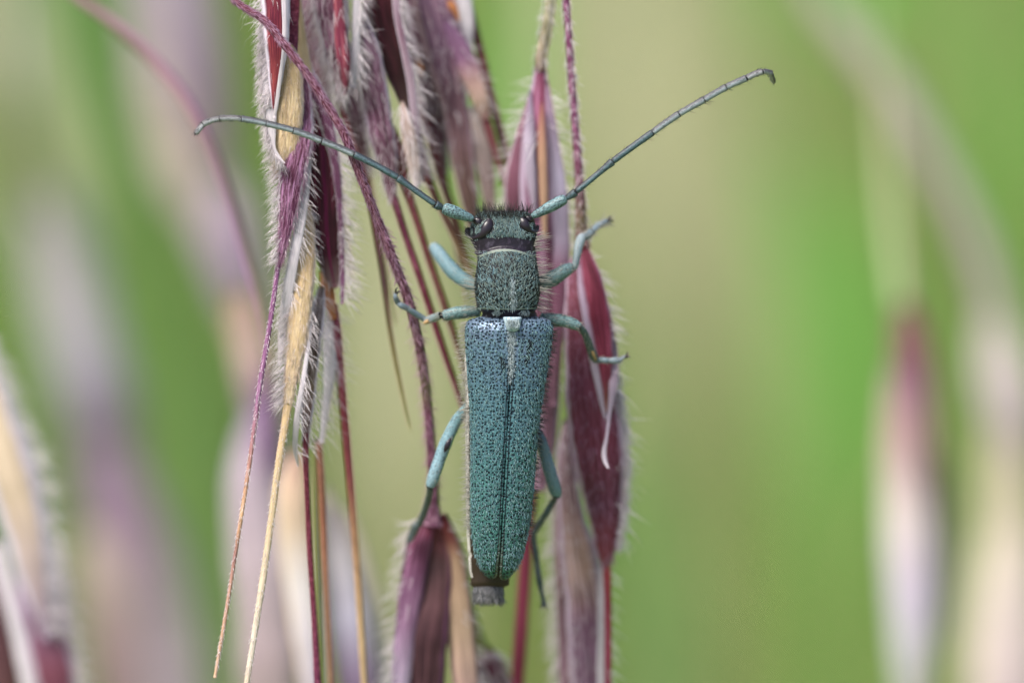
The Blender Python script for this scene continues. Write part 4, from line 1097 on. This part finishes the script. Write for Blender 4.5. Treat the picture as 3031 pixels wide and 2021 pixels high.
EL_L = [(934, 1500, 1452, .25), (938, 1506, 1405, .45), (945, 1510, 1386, .7), (958, 1513, 1378, .88), (979, 1515, 1375, 1), (1066, 1514, 1379, 1), (1211, 1505, 1389, 1), (1300, 1500, 1391, 1), (1400, 1494, 1391, 1),
        (1466, 1490, 1390, .98), (1565, 1485, 1391, .93), (1631, 1481, 1402, .85), (1671, 1476, 1417, .72), (1688, 1475, 1425, .62), (1700, 1473, 1432, .5), (1707, 1470, 1440, .38), (1711, 1464, 1447, .28), (1712.5, 1458, 1453, .2)]
EL_R = [(936, 1540, 1580, .25), (939, 1535, 1612, .45), (945, 1530, 1628, .7), (955, 1522, 1636, .88), (985, 1516, 1638, 1), (1079, 1515, 1624, 1), (1162, 1510, 1611, 1), (1212, 1506, 1602, 1), (1278, 1501, 1594, 1),
        (1400, 1495, 1584, 1), (1433, 1492.5, 1583, .98), (1515, 1488, 1574, .94), (1582, 1484.5, 1564, .87), (1648, 1480, 1548, .77), (1680, 1478.5, 1531, .64), (1701, 1477, 1517, .5), (1711, 1479, 1508, .36), (1715, 1484, 1501, .26), (1716.5, 1489, 1495, .2)]
ELY = []
for rows in (EL_L, EL_R):
    r_ = np.array(rows, float)
    ys = np.concatenate([np.linspace(r_[0, 0], 990, 22)[:-1], np.linspace(990, 1640, 80)[:-1], np.linspace(1640, r_[-1, 0], 60)])
    mono = lambda c: np.interp(ys, r_[:, 0], r_[:, c])
    def sm_(a):
        b = a.copy()
        for _ in range(2):
            b[2:-2] = (b[:-4] + b[1:-3] + b[2:-2] * 2 + b[3:-1] + b[4:]) / 6
        return b
    xs, xe, hf = sm_(mono(1)), sm_(mono(2)), sm_(mono(3))
    th = np.radians(np.concatenate([np.linspace(90, 75, 9)[:-1], np.linspace(75, -25, 34)]))
    cx_, sx_ = np.cos(th), np.sin(th)
    px_ = xs[:, None] + (xe - xs)[:, None] * np.abs(cx_)[None] ** 0.88
    Hd = 78.0 * hf
    rise = np.sign(sx_) * np.abs(sx_) ** 0.75
    d0 = np.interp(ys, [930, 1300, 1715], [0.062, 0.07, 0.095])
    d_ = d0[:, None] - Hd[:, None] / S * rise[None]
    lxx = np.abs(px_ - xs[:, None])
    d_ += 0.0035 * np.exp(-lxx / 3.0) + 0.002 * np.exp(-((lxx - 10) / 3.0) ** 2)
    pyy = np.broadcast_to(ys[:, None], px_.shape)
    Pv = P(px_, pyy, d_)
    Rv = rest_of(px_, pyy, d_)
    vv = (ys - ys[0]) / (ys[-1] - ys[0])
    LV = np.stack([lxx / 100, np.broadcast_to(vv[:, None], px_.shape), np.zeros_like(px_)], -1)
    n1, n2 = px_.shape
    ii, jj = np.meshgrid(np.arange(n1 - 1), np.arange(n2 - 1), indexing='ij')
    q = np.stack([ii * n2 + jj, ii * n2 + jj + 1, (ii + 1) * n2 + jj + 1, (ii + 1) * n2 + jj], -1).reshape(-1, 4)
    if rows is EL_R:
        q = q[:, ::-1]
    me = build_mesh('elytron', Pv.reshape(-1, 3) - OB, tris=q, attr=LV.reshape(-1, 3), attr2=Rv.reshape(-1, 3), mats=[M_ELY])
    o = link('elytron', me, BT)
    so = o.modifiers.new('shell', 'SOLIDIFY')
    so.thickness = 0.004
    so.offset = -1
    ELY.append((Pv, xs, xe, ys, px_, pyy, d_))

# scutellum: a small rounded shield
nn_ = 18
tt = np.linspace(0, 1, nn_)
xl_ = np.interp(tt, [0, .25, .5, .7, .85, .94, 1], [1487, 1490, 1492, 1495, 1499, 1504, 1511])
xr_ = np.interp(tt, [0, .25, .5, .7, .85, .94, 1], [1546, 1545, 1543, 1541, 1537, 1531, 1524])
ys_ = 937 + 46 * tt
uu = np.linspace(0, 1, 14)
px_ = xl_[:, None] + (xr_ - xl_)[:, None] * uu[None]
pyy = np.broadcast_to(ys_[:, None], px_.shape)
d_ = -0.005 - 0.016 * (1 - (2 * uu[None] - 1) ** 2) * np.sin(np.clip(tt[:, None] * 0.9 + 0.1, 0, 1) * math.pi) ** 0.5
d_[:, 0] = d_[:, -1] = 0.03; d_[0, :] = d_[-1, :] = 0.03
q = np.array([(i * 14 + j, (i + 1) * 14 + j, (i + 1) * 14 + j + 1, i * 14 + j + 1) for i in range(nn_ - 1) for j in range(13)])
me = build_mesh('scutellum', P(px_, pyy, d_).reshape(-1, 3) - OB, tris=q, attr2=rest_of(px_, pyy, d_).reshape(-1, 3), mats=[mat_fuzz('scutellum_shell', (150, 184, 200), (212, 236, 248), (220, 240, 250), 12.0, 0.35, 0.5)])
link('scutellum', me, BT)


# limbs
def mat_limb(name, stops, dark, joint0=0.0, joint1=1.0, spec=0.5, lo=0.50, hi=0.62, side=None, su=30, sv=26, flip=False):
    k = NT(name)
    x, v, r = k.sep(k.attr('lv'))[:3]
    c = k.ramp(v, stops, sat=0.9)
    f = k.noise(k.comb(k.math('MULTIPLY', x, su * 0.35), k.math('MULTIPLY', v, sv * 0.6), r), 1.0, 3.0, 0.65)
    c = k.mix(k.smooth(f, lo, hi, 0, spec), c, lin(dark))
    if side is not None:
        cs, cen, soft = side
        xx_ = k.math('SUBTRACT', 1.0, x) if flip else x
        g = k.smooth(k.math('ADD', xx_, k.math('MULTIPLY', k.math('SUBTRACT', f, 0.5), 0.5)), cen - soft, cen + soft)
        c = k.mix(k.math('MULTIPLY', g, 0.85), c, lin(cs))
    if joint0 > 0:
        c = k.mix(k.smooth(v, joint0, joint0 * 0.6), c, lin((24, 26, 32)))
    if joint1 < 1:
        c = k.mix(k.smooth(v, joint1, joint1 + (1 - joint1) * 0.4), c, lin((24, 26, 32)))
    k.l(c, k.p.inputs['Base Color'])
    k.p.inputs['Roughness'].default_value = 0.5
    k.bump(f, 0.3, 0.003)
    return k.m


TEAL = [(0, (96, 146, 152)), (1, (108, 158, 164))]
PALE = [(0, (128, 172, 186)), (1, (158, 194, 208))]
M_SCAPE = mat_limb('scape_shell', [(0, (120, 162, 168)), (1, (130, 172, 178))], (22, 34, 40), 0.08, 1.0, 0.95, 0.42, 0.62, sv=44)
M_ANT = {}
for fl_ in (1, -1):
    M_ANT[fl_] = (
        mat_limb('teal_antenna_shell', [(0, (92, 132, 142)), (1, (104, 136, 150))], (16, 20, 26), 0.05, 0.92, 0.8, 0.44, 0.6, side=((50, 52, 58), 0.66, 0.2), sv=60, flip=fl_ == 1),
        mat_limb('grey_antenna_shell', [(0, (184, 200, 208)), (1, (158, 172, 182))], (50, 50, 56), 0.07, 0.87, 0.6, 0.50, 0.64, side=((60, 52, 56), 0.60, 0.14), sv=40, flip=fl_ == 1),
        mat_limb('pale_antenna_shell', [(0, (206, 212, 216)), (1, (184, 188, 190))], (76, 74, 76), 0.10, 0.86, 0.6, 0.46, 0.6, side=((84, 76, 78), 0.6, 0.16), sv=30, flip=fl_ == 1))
M_FEM = mat_limb('femur_shell', [(0, (100, 142, 138)), (0.5, (116, 158, 158)), (1, (140, 178, 182))], (26, 44, 46), 0.0, 0.93, 0.9, 0.42, 0.66, sv=44)
M_FEMB = mat_limb('pale_femur_shell', [(0, (118, 166, 172)), (0.5, (136, 182, 196)), (1, (164, 200, 216))], (50, 72, 82), 0.0, 0.95, 0.8, 0.45, 0.68, sv=76)
M_FEMS = mat_limb('soft_femur_shell', [(0, (92, 138, 140)), (0.5, (118, 160, 170)), (1, (150, 184, 198))], (60, 96, 104), 0.0, 1.0, 0.6, 0.46, 0.7)
M_TIB = mat_limb('tibia_shell', [(0, (126, 150, 150)), (0.5, (150, 172, 178)), (1, (164, 178, 184))], (70, 84, 88), 0.05, 1.0, 0.4)
M_TIBD = mat_limb('dark_tibia_shell', [(0, (76, 100, 104)), (1, (92, 112, 116))], (44, 56, 60), 0.0, 1.0, 0.5)
M_TARS = mat_limb('tarsus_shell', [(0, (120, 146, 158)), (1, (128, 146, 160))], (78, 96, 108), 0.0, 1.0, 0.4)
M_TARSD = mat_limb('dark_tarsus_shell', [(0, (70, 92, 98)), (1, (60, 84, 88))], (44, 60, 64), 0.0, 1.0, 0.4)
M_CLAW = mat_plain('claw', (70, 62, 58), 0.4)
M_PAD = mat_plain('orange_joint', (196, 160, 110), 0.6)


def antenna(seg_pts, scape_w, wid, ds, flip):
    """seg_pts: joints; the scape is the part itself, the other segments its sub-parts"""
    (x0, y0), (x1, y1) = seg_pts[0], seg_pts[1]
    L_ = lambda t: (x0 + (x1 - x0) * t, y0 + (y1 - y0) * t)
    bulge = (-(y1 - y0) * 0.06 * flip, (x1 - x0) * 0.06 * flip)
    path = []
    for t_, w_ in ((0, 0.32), (0.06, 0.5), (0.12, 0.62), (0.3, 0.8), (0.55, 1.0), (0.8, 1.0), (0.95, 0.85), (1.0, 0.5)):
        a_ = L_(t_)
        path.append((a_[0], a_[1], ds[0] + (ds[1] - ds[0]) * t_, scape_w * w_))
    tb = Tube(path, n=36, ring=14, ratio=0.95, wob=0.01)
    root = tb.mesh('antenna', M_SCAPE, BT)
    tubes = [tb]
    n_ = len(seg_pts)
    for i in range(1, n_ - 1):
        pts_prev, pts_next = seg_pts[i - 1], seg_pts[min(i + 2, n_ - 1)]
        a_, b_ = np.array(seg_pts[i], float), np.array(seg_pts[i + 1], float)
        tan = (np.array(pts_next, float) - np.array(pts_prev, float))
        mid = (a_ + b_) / 2
        nrm = np.array([-(b_ - a_)[1], (b_ - a_)[0]]) / (np.linalg.norm(b_ - a_) + 1e-6)
        # slight curvature that follows its neighbours
        curv = np.dot((a_ - np.array(pts_prev, float)) / (np.linalg.norm(a_ - np.array(pts_prev, float)) + 1e-6) - (np.array(pts_next, float) - b_) / (np.linalg.norm(np.array(pts_next, float) - b_) + 1e-6), nrm) if i + 2 < n_ else 0
        mid = mid + nrm * curv * np.linalg.norm(b_ - a_) * 0.06
        w_ = wid[i]
        dd = (ds[i], ds[i + 1])
        if i == 1:
            prof = ((0, 0.55), (0.15, 0.75), (0.5, 0.95), (0.9, 1.05), (1, 0.8))
        elif i == 2:
            prof = ((0, 0.7), (0.06, 0.86), (0.4, 0.88), (0.8, 0.95), (0.93, 1.22), (0.985, 1.15), (1, 0.8))
        elif i == n_ - 2:
            prof = ((0, 0.8), (0.1, 0.95), (0.5, 1.0), (0.8, 0.9), (0.95, 0.6), (1, 0.3))
        else:
            prof = ((0, 0.82), (0.05, 0.95), (0.4, 0.97), (0.85, 1.04), (0.97, 1.06), (1, 0.84))
        path = []
        for t_, f_ in prof:
            p_ = (1 - t_) ** 2 * a_ + 2 * t_ * (1 - t_) * (2 * mid - (a_ + b_) / 2) + t_**2 * b_
            path.append((p_[0], p_[1], dd[0] + (dd[1] - dd[0]) * t_, w_ * f_))
        tb = Tube(path, n=30, ring=12, ratio=0.95)
        m_ = M_ANT[flip][0 if i <= 3 else (1 if i <= 7 else 2)]
        tb.mesh('antenna_segment', m_, root)
        tubes.append(tb)
    return tubes


LA = [(1404, 650), (1310, 615), (1288, 605), (1177.5, 526), (1047.5, 457), (951.8, 417), (867.6, 386), (787, 365.6), (713.8, 352), (648, 352), (599.7, 369), (577, 398)]
RA = [(1571, 643), (1676, 587), (1704.7, 568), (1813.8, 478), (1932.4, 392), (2010.8, 337), (2085.5, 295), (2150.5, 258), (2210, 231.7), (2256, 213), (2282, 218), (2291, 247)]
dl = np.linspace(0.03, -0.05, 12)
dr = np.concatenate([np.linspace(0.03, -0.01, 9), [0.0, 0.03, 0.08]])
wl = [0, 24, 20, 20, 20, 20, 19, 19, 19, 18, 17, 16]
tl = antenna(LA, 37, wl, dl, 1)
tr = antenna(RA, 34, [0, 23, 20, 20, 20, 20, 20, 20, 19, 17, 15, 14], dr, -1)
# antennal sockets
for cx, cy, w_ in ((1415, 656, 24), (1566, 648, 18)):
    dd = float(body_d(cx, cy))
    Tube([(cx - 14, cy - 6, dd + .004, w_ * 0.55), (cx - 5, cy - 2, dd, w_ * 0.95), (cx + 6, cy + 3, dd, w_), (cx + 13, cy + 6, dd + .006, w_ * 0.5)], n=16, ring=14, ratio=0.6).mesh('antenna_socket', M_EYE, BT)


def leg(femur, m_f, tibia=None, m_t=None, tarsus=None, m_s=None, claws=None, pad=None, ratio=0.9):
    f_ = Tube(femur, n=40, ring=14, ratio=ratio)
    root = f_.mesh('leg', m_f, BT)
    tubes = [f_]
    if tibia:
        t_ = Tube(tibia, n=32, ring=12, ratio=0.9); t_.mesh('tibia', m_t, root); tubes.append(t_)
    if tarsus:
        # lobed foot: three short joints and a slender last one
        t_ = Tube(tarsus, n=48, ring=12, ratio=0.75); t_.mesh('tarsus', m_s, root); tubes.append(t_)
    if claws:
        for c_ in claws:
            Tube(c_, n=12, ring=6, ratio=0.8).mesh('claw', M_CLAW, root)
    if pad:
        Tube(pad, n=12, ring=10, ratio=0.8).mesh('spur', M_PAD, root)
    return tubes


LEGS = []
# front left (only the thigh shows)
LEGS += leg([(1420, 850, 0.10, 34), (1390, 838, 0.12, 40), (1350, 812, 0.16, 45), (1316, 774, 0.20, 43), (1294, 744, 0.23, 38), (1284, 730, 0.24, 30), (1279, 724, 0.245, 14)], M_FEMS,
            [(1286, 736, 0.27, 24), (1292, 748, 0.36, 22), (1298, 760, 0.46, 22)], M_TIB)
# front right
LEGS += leg([(1585, 850, 0.11, 36), (1611, 836, 0.11, 44), (1640, 822, 0.11, 46), (1668, 804, 0.11, 40), (1688, 794, 0.115, 33), (1697, 792, 0.117, 22)], M_FEM,
            [(1696, 798, 0.115, 16), (1701, 788, 0.115, 19), (1707, 760, 0.13, 22), (1713, 728, 0.15, 26), (1722, 704, 0.17, 27), (1730, 700, 0.175, 16)], M_TIB,
            [(1722, 706, 0.175, 14), (1736, 698, 0.19, 24), (1752, 686, 0.2, 22), (1758, 680, 0.2, 18), (1772, 668, 0.21, 22), (1784, 660, 0.21, 17), (1798, 654, 0.215, 14), (1806, 652, 0.22, 9)], M_TARS,
            [[(1800, 655, 0.215, 8), (1812, 652, 0.22, 6), (1818, 658, 0.22, 2)], [(1798, 652, 0.21, 8), (1806, 642, 0.21, 6), (1812, 644, 0.21, 2)]])
# middle left
LEGS += leg([(1420, 922, 0.10, 30), (1396, 922, 0.10, 34), (1370, 924, 0.10, 38), (1340, 928, 0.10, 36), (1318, 934, 0.10, 31), (1308, 937, 0.10, 22)], M_FEM,
            [(1306, 932, 0.10, 20), (1296, 936, 0.11, 22), (1276, 944, 0.13, 22), (1262, 949, 0.15, 20)], M_TIB,
            [(1262, 948, 0.15, 12), (1252, 942, 0.15, 17), (1230, 928, 0.14, 18), (1212, 917, 0.13, 15), (1208, 914, 0.13, 17), (1188, 904, 0.12, 18), (1180, 899, 0.12, 14), (1176, 893, 0.12, 16), (1171, 880, 0.11, 14), (1170, 866, 0.11, 9)], M_TARS,
            [[(1171, 870, 0.11, 7), (1172, 856, 0.1, 5), (1178, 852, 0.1, 2)], [(1174, 870, 0.11, 7), (1180, 862, 0.11, 5), (1184, 866, 0.11, 2)]],
            [(1272, 948, 0.13, 12), (1262, 953, 0.13, 13), (1254, 958, 0.13, 6)])
# middle right
LEGS += leg([(1600, 940, 0.10, 30), (1628, 946, 0.10, 38), (1660, 948, 0.10, 37), (1690, 956, 0.10, 34), (1710, 965, 0.10, 28), (1718, 971, 0.10, 16)], M_FEM,
            [(1716, 966, 0.10, 16), (1726, 978, 0.11, 20), (1738, 1004, 0.13, 21), (1748, 1032, 0.15, 23), (1758, 1058, 0.17, 24), (1762, 1068, 0.18, 12)], M_TIBD,
            [(1754, 1066, 0.18, 12), (1764, 1066, 0.18, 17), (1790, 1066, 0.17, 17), (1802, 1067, 0.17, 15), (1818, 1067, 0.17, 20), (1834, 1066, 0.17, 16), (1842, 1060, 0.17, 10), (1854, 1054, 0.17, 9)], M_TARS,
            [[(1850, 1056, 0.17, 8), (1858, 1046, 0.17, 5), (1856, 1040, 0.17, 2)], [(1850, 1056, 0.17, 8), (1860, 1054, 0.16, 6), (1866, 1058, 0.16, 2)]],
            [(1750, 1034, 0.145, 6), (1758, 1050, 0.15, 9), (1764, 1066, 0.165, 5)])
# hind left
LEGS += leg([(1400, 1186, 0.12, 26), (1382, 1206, 0.12, 28), (1352, 1244, 0.13, 33), (1325, 1296, 0.13, 36), (1304, 1350, 0.13, 36), (1288, 1396, 0.13, 35), (1276, 1430, 0.135, 32), (1271, 1444, 0.14, 20)], M_FEMB,
            [(1272, 1440, 0.15, 16), (1272, 1456, 0.17, 19), (1266, 1484, 0.22, 20), (1254, 1520, 0.27, 21), (1240, 1550, 0.3, 22), (1234, 1560, 0.31, 12)], M_TIBD,
            [(1240, 1546, 0.3, 14), (1232, 1556, 0.3, 24), (1222, 1578, 0.31, 24), (1216, 1590, 0.31, 18), (1210, 1602, 0.31, 14)], M_TARSD,
            [[(1212, 1598, 0.31, 8), (1206, 1612, 0.31, 5), (1208, 1616, 0.31, 2)]])
# hind right
LEGS += leg([(1580, 1266, 0.14, 30), (1598, 1296, 0.14, 32), (1612, 1340, 0.15, 36), (1626, 1390, 0.16, 38), (1638, 1430, 0.17, 37), (1646, 1460, 0.18, 34), (1646, 1474, 0.18, 18)],
            mat_limb('blue_femur_shell', [(0, (90, 118, 132)), (0.5, (120, 154, 172)), (1, (112, 158, 164))], (66, 90, 100), 0, 0.965, 0.35), 
            [(1648, 1466, 0.19, 16), (1638, 1482, 0.22, 18), (1618, 1516, 0.23, 18), (1596, 1552, 0.25, 19), (1578, 1580, 0.26, 16)], M_TIBD,
            [(1580, 1574, 0.26, 14), (1580, 1596, 0.265, 17), (1586, 1636, 0.27, 17), (1590, 1668, 0.275, 15), (1594, 1700, 0.275, 18), (1600, 1736, 0.28, 17), (1603, 1748, 0.28, 11), (1608, 1772, 0.28, 12), (1611, 1792, 0.28, 16)], M_TARSD,
            [[(1608, 1784, 0.28, 9), (1602, 1796, 0.28, 6), (1600, 1802, 0.28, 2)], [(1611, 1786, 0.28, 9), (1616, 1797, 0.28, 6), (1616, 1804, 0.28, 2)]])
# dark bare patch on the hind left thigh
dk = Tube([(1334, 1296, 0.108, 5), (1328, 1308, 0.104, 13), (1322, 1322, 0.104, 15), (1315, 1338, 0.108, 5)], n=16, ring=10, ratio=0.3)
dk.mesh('bare_patch', M_EYE, BT)

# ------------------------------------------------------------------ beetle hairs
M_BH_PALE = mat_hair('pale_body_hair', (240, 234, 220), (216, 214, 206), 0.45)
M_BH_DARK = mat_hair('dark_body_hair', (38, 34, 36), (58, 52, 52), 0.0)
M_BH_TEAL = mat_hair('teal_pressed_hair', (130, 172, 184), (172, 190, 178), 0.1)
M_BH_WHITE = mat_hair('white_pressed_hair', (186, 208, 218), (214, 228, 230), 0.1)
M_BH_BLUE = mat_hair('blue_pressed_hair', (126, 176, 196), (170, 212, 210), 0.1)


def dirpx(ax, ay, az):
    """direction with image-right, image-down and toward-the-camera components"""
    return np.asarray(ax)[..., None] * XV - np.asarray(ay)[..., None] * UV - np.asarray(az)[..., None] * FV


pale, dark, teal, blue, white = Hairs(), Hairs(), Hairs(), Hairs(), Hairs()


def body_pts(n, y0, y1, m=0.96):
    py = rng.uniform(y0, y1, n)
    rows = np.array([r[:4] for r in BODY], float)
    xl = np.interp(py, rows[:, 0], rows[:, 1]); xr = np.interp(py, rows[:, 0], rows[:, 2])
    xn = rng.uniform(-m, m, n)
    px = (xl + xr) / 2 + xn * (xr - xl) / 2
    return px, py, xn


# pressed hair on head and pronotum
def clear_of_eyes(px, py):
    ok = np.ones(len(px), bool)
    for ex_, ey_, rx_, ry_ in ((1444, 672, 19, 28), (1556, 668, 18, 27), (1390, 690, 16, 24), (1590, 680, 12, 22), (1415, 656, 15, 14), (1418, 700, 22, 7)):
        ok &= ((px - ex_) / rx_) ** 2 + ((py - ey_) / ry_) ** 2 > 1
    return ok


px, py, xn = body_pts(1900, 632, 704)
keep = clear_of_eyes(px, py)
px, py, xn = px[keep], py[keep], xn[keep]
teal.add(P(px, py, body_d(px, py) - 0.001), dirpx(-xn * 0.6, -np.ones_like(xn) * 0.8 + rng.normal(0, .5, len(xn)), np.full_like(xn, 0.22)), 10, 0.75, jitter=0.25)
px, py, xn = body_pts(2700, 742, 912)
keep = rng.uniform(0, 1, len(px)) < 0.75 + 0.25 * (np.abs(xn) < 0.15)
px, py, xn = px[keep], py[keep], xn[keep]
teal.add(P(px, py, body_d(px, py) - 0.001), dirpx(-xn * 0.8 + rng.normal(0, .3, len(xn)), np.full_like(xn, 0.8), np.full_like(xn, 0.2)), 11, 0.7, jitter=0.25)
# mid stripe of the pronotum
n_ = 120
py = 815 + 97 * rng.uniform(0, 1, n_) ** 0.7; px = 1519 + (py - 860) * 0.03 + rng.normal(0, 4.2, n_)
white.add(P(px, py, body_d(px, py) - 0.002), dirpx(rng.normal(0, .4, n_), np.full(n_, 0.9), np.full(n_, 0.2)), 13, 1.2)
# pressed hair on the wing cases
for (Pv, xs, xe, ys, gx_, gy_, gd_) in ELY:
    n_ = 2100
    a_ = np.clip(np.searchsorted(ys, rng.uniform(ys[2], 1682, n_)), 1, len(ys) - 3); b_ = rng.integers(1, 30, n_)
    fr_ = rng.uniform(0, 1, (n_, 1)); fs_ = rng.uniform(0, 1, (n_, 1))
    pt = (Pv[a_, b_] * (1 - fr_) + Pv[a_ + 1, b_] * fr_) * (1 - fs_) + (Pv[a_, b_ + 1] * (1 - fr_) + Pv[a_ + 1, b_ + 1] * fr_) * fs_
    off_ = np.abs(gx_[a_, b_] - xs[a_]) > 13
    pt = (pt - FV * 0.001)[off_]
    n_ = len(pt)
    blue.add(pt, dirpx(rng.normal(0.1, .35, n_), np.full(n_, 1.0), np.full(n_, 0.16)), 11, 0.75, jitter=0.2)
n_ = 230
py = 980 + 150 * rng.uniform(0, 1, n_) ** 1.5
px = np.interp(py, [975, 1066, 1240], [1515, 1514, 1504]) + rng.normal(0, 1, n_) * np.interp(py, [975, 1180], [7, 3])
white.add(P(px, py, np.full(n_, -0.003)), dirpx(rng.normal(0, .4, n_), np.full(n_, 1.0), np.full(n_, 0.2)), 11, 0.85)
# scutellum
n_ = 160
py = rng.uniform(942, 966, n_); px = 1517 + rng.uniform(-1, 1, n_) * 18
white.add(P(px, py, np.full(n_, -0.022)), dirpx(rng.normal(0, .3, n_), np.full(n_, 1.0), np.full(n_, 0.1)), 12, 1.1)
for cx_ in (1470, 1553):
    n_ = 60
    px = cx_ + rng.normal(0, 7, n_); py = rng.uniform(918, 928, n_)
    white.add(P(px, py, body_d(px, py) - 0.004), dirpx(rng.normal(0, .5, n_), np.full(n_, 0.8), np.full(n_, 0.3)), 11, 0.9)
# dark brush on the forehead
n_ = 380
px = rng.uniform(1412, 1572, n_); py = rng.uniform(625, 652, n_)
dark.add(P(px, py, body_d(px, py)), dirpx((px - 1492) / 260 + rng.normal(0, .12, n_), -np.ones(n_), rng.uniform(0, 1.0, n_)), 36, 0.62, jitter=0.24)
n_ = 60
py = rng.uniform(640, 735, n_); sd_ = rng.choice([-1, 1], n_)
rows = np.array([r[:4] for r in BODY], float)
px = np.where(sd_ < 0, np.interp(py, rows[:, 0], rows[:, 1]) + 4, np.interp(py, rows[:, 0], rows[:, 2]) - 4)
dark.add(P(px, py, np.full(n_, 0.05)), dirpx(sd_ * 1.0, rng.normal(-0.05, .2, n_), rng.uniform(-.2, .6, n_)), 24, 0.6)
# long erect hairs along the sides
n_ = 330
py = rng.uniform(690, 915, n_); sd_ = rng.choice([-1, 1], n_, p=[.45, .55])
px = np.where(sd_ < 0, np.interp(py, rows[:, 0], rows[:, 1]) + 3, np.interp(py, rows[:, 0], rows[:, 2]) - 3)
pale.add(P(px, py, rng.uniform(0.02, 0.09, n_)), dirpx(sd_ * 1.0, np.where(sd_ > 0, (py - 780) / 320, (py - 870) / 260), rng.uniform(-.2, .6, n_)), 46, 0.65)
# fringe along the wing case edges
for sgn, rows_, cnt, ln in ((-1, EL_L, 420, 32), (1, EL_R, 260, 22)):
    r_ = np.array(rows_, float)
    py = rng.uniform(950, 1560, cnt)
    px = np.interp(py, r_[:, 0], r_[:, 2])
    (pale if sgn < 0 else dark).add(P(px - sgn * 2, py, rng.uniform(0.06, 0.10, cnt)), dirpx(np.full(cnt, sgn * 1.0), rng.normal(0.15, .2, cnt), rng.uniform(-.4, .4, cnt)), ln, 0.9)
    py = rng.uniform(950, 1600, cnt // 2); px = np.interp(py, r_[:, 0], r_[:, 2])
    pale.add(P(px - sgn * 2, py, rng.uniform(0.07, 0.11, cnt // 2)), dirpx(np.full(cnt // 2, sgn * 1.0), rng.normal(0.3, .2, cnt // 2), rng.uniform(-.4, .2, cnt // 2)), ln * 0.8, 0.9)
# tail tuft
n_ = 900
px = rng.uniform(1402, 1489, n_); py = rng.uniform(1736, 1772, n_)
pale_t = Hairs()
pale_t.add(P(px, py, body_d(px, py) + rng.uniform(-0.004, 0.006, n_)), dirpx((px - 1446) / 300, np.ones(n_), rng.uniform(-.1, .3, n_)), 22, 1.2)
# antennae and legs
for tb in tl + tr:
    dark.on(tb, 26, 9, 0.6, out=0.6, tip=1.0)
for tb in tr[1:8]:
    dark.on(tb, 5, 18, 0.5, out=0.8, tip=0.8, side=('l', 0.02))
for tb in tl[1:5]:
    dark.on(tb, 5, 14, 0.5, out=0.8, tip=0.8)
for tb in LEGS:
    pale.on(tb, 90, 10, 0.7, out=0.4, tip=1.0)
pale.on(LEGS[4], 60, 24, 0.9, out=0.9, tip=0.8) if len(LEGS) > 4 else None
pale.build('erect_hairs', M_BH_PALE, BT)
dark.build('bristles', M_BH_DARK, BT)
teal.build('pressed_hairs', M_BH_TEAL, BT)
blue.build('pressed_hairs', M_BH_BLUE, BT)
white.build('pressed_hairs', M_BH_WHITE, BT)
pale_t.build('tail_hairs', mat_hair('grey_tail_hair', (132, 132, 138), (176, 174, 176), 0.1), BT)
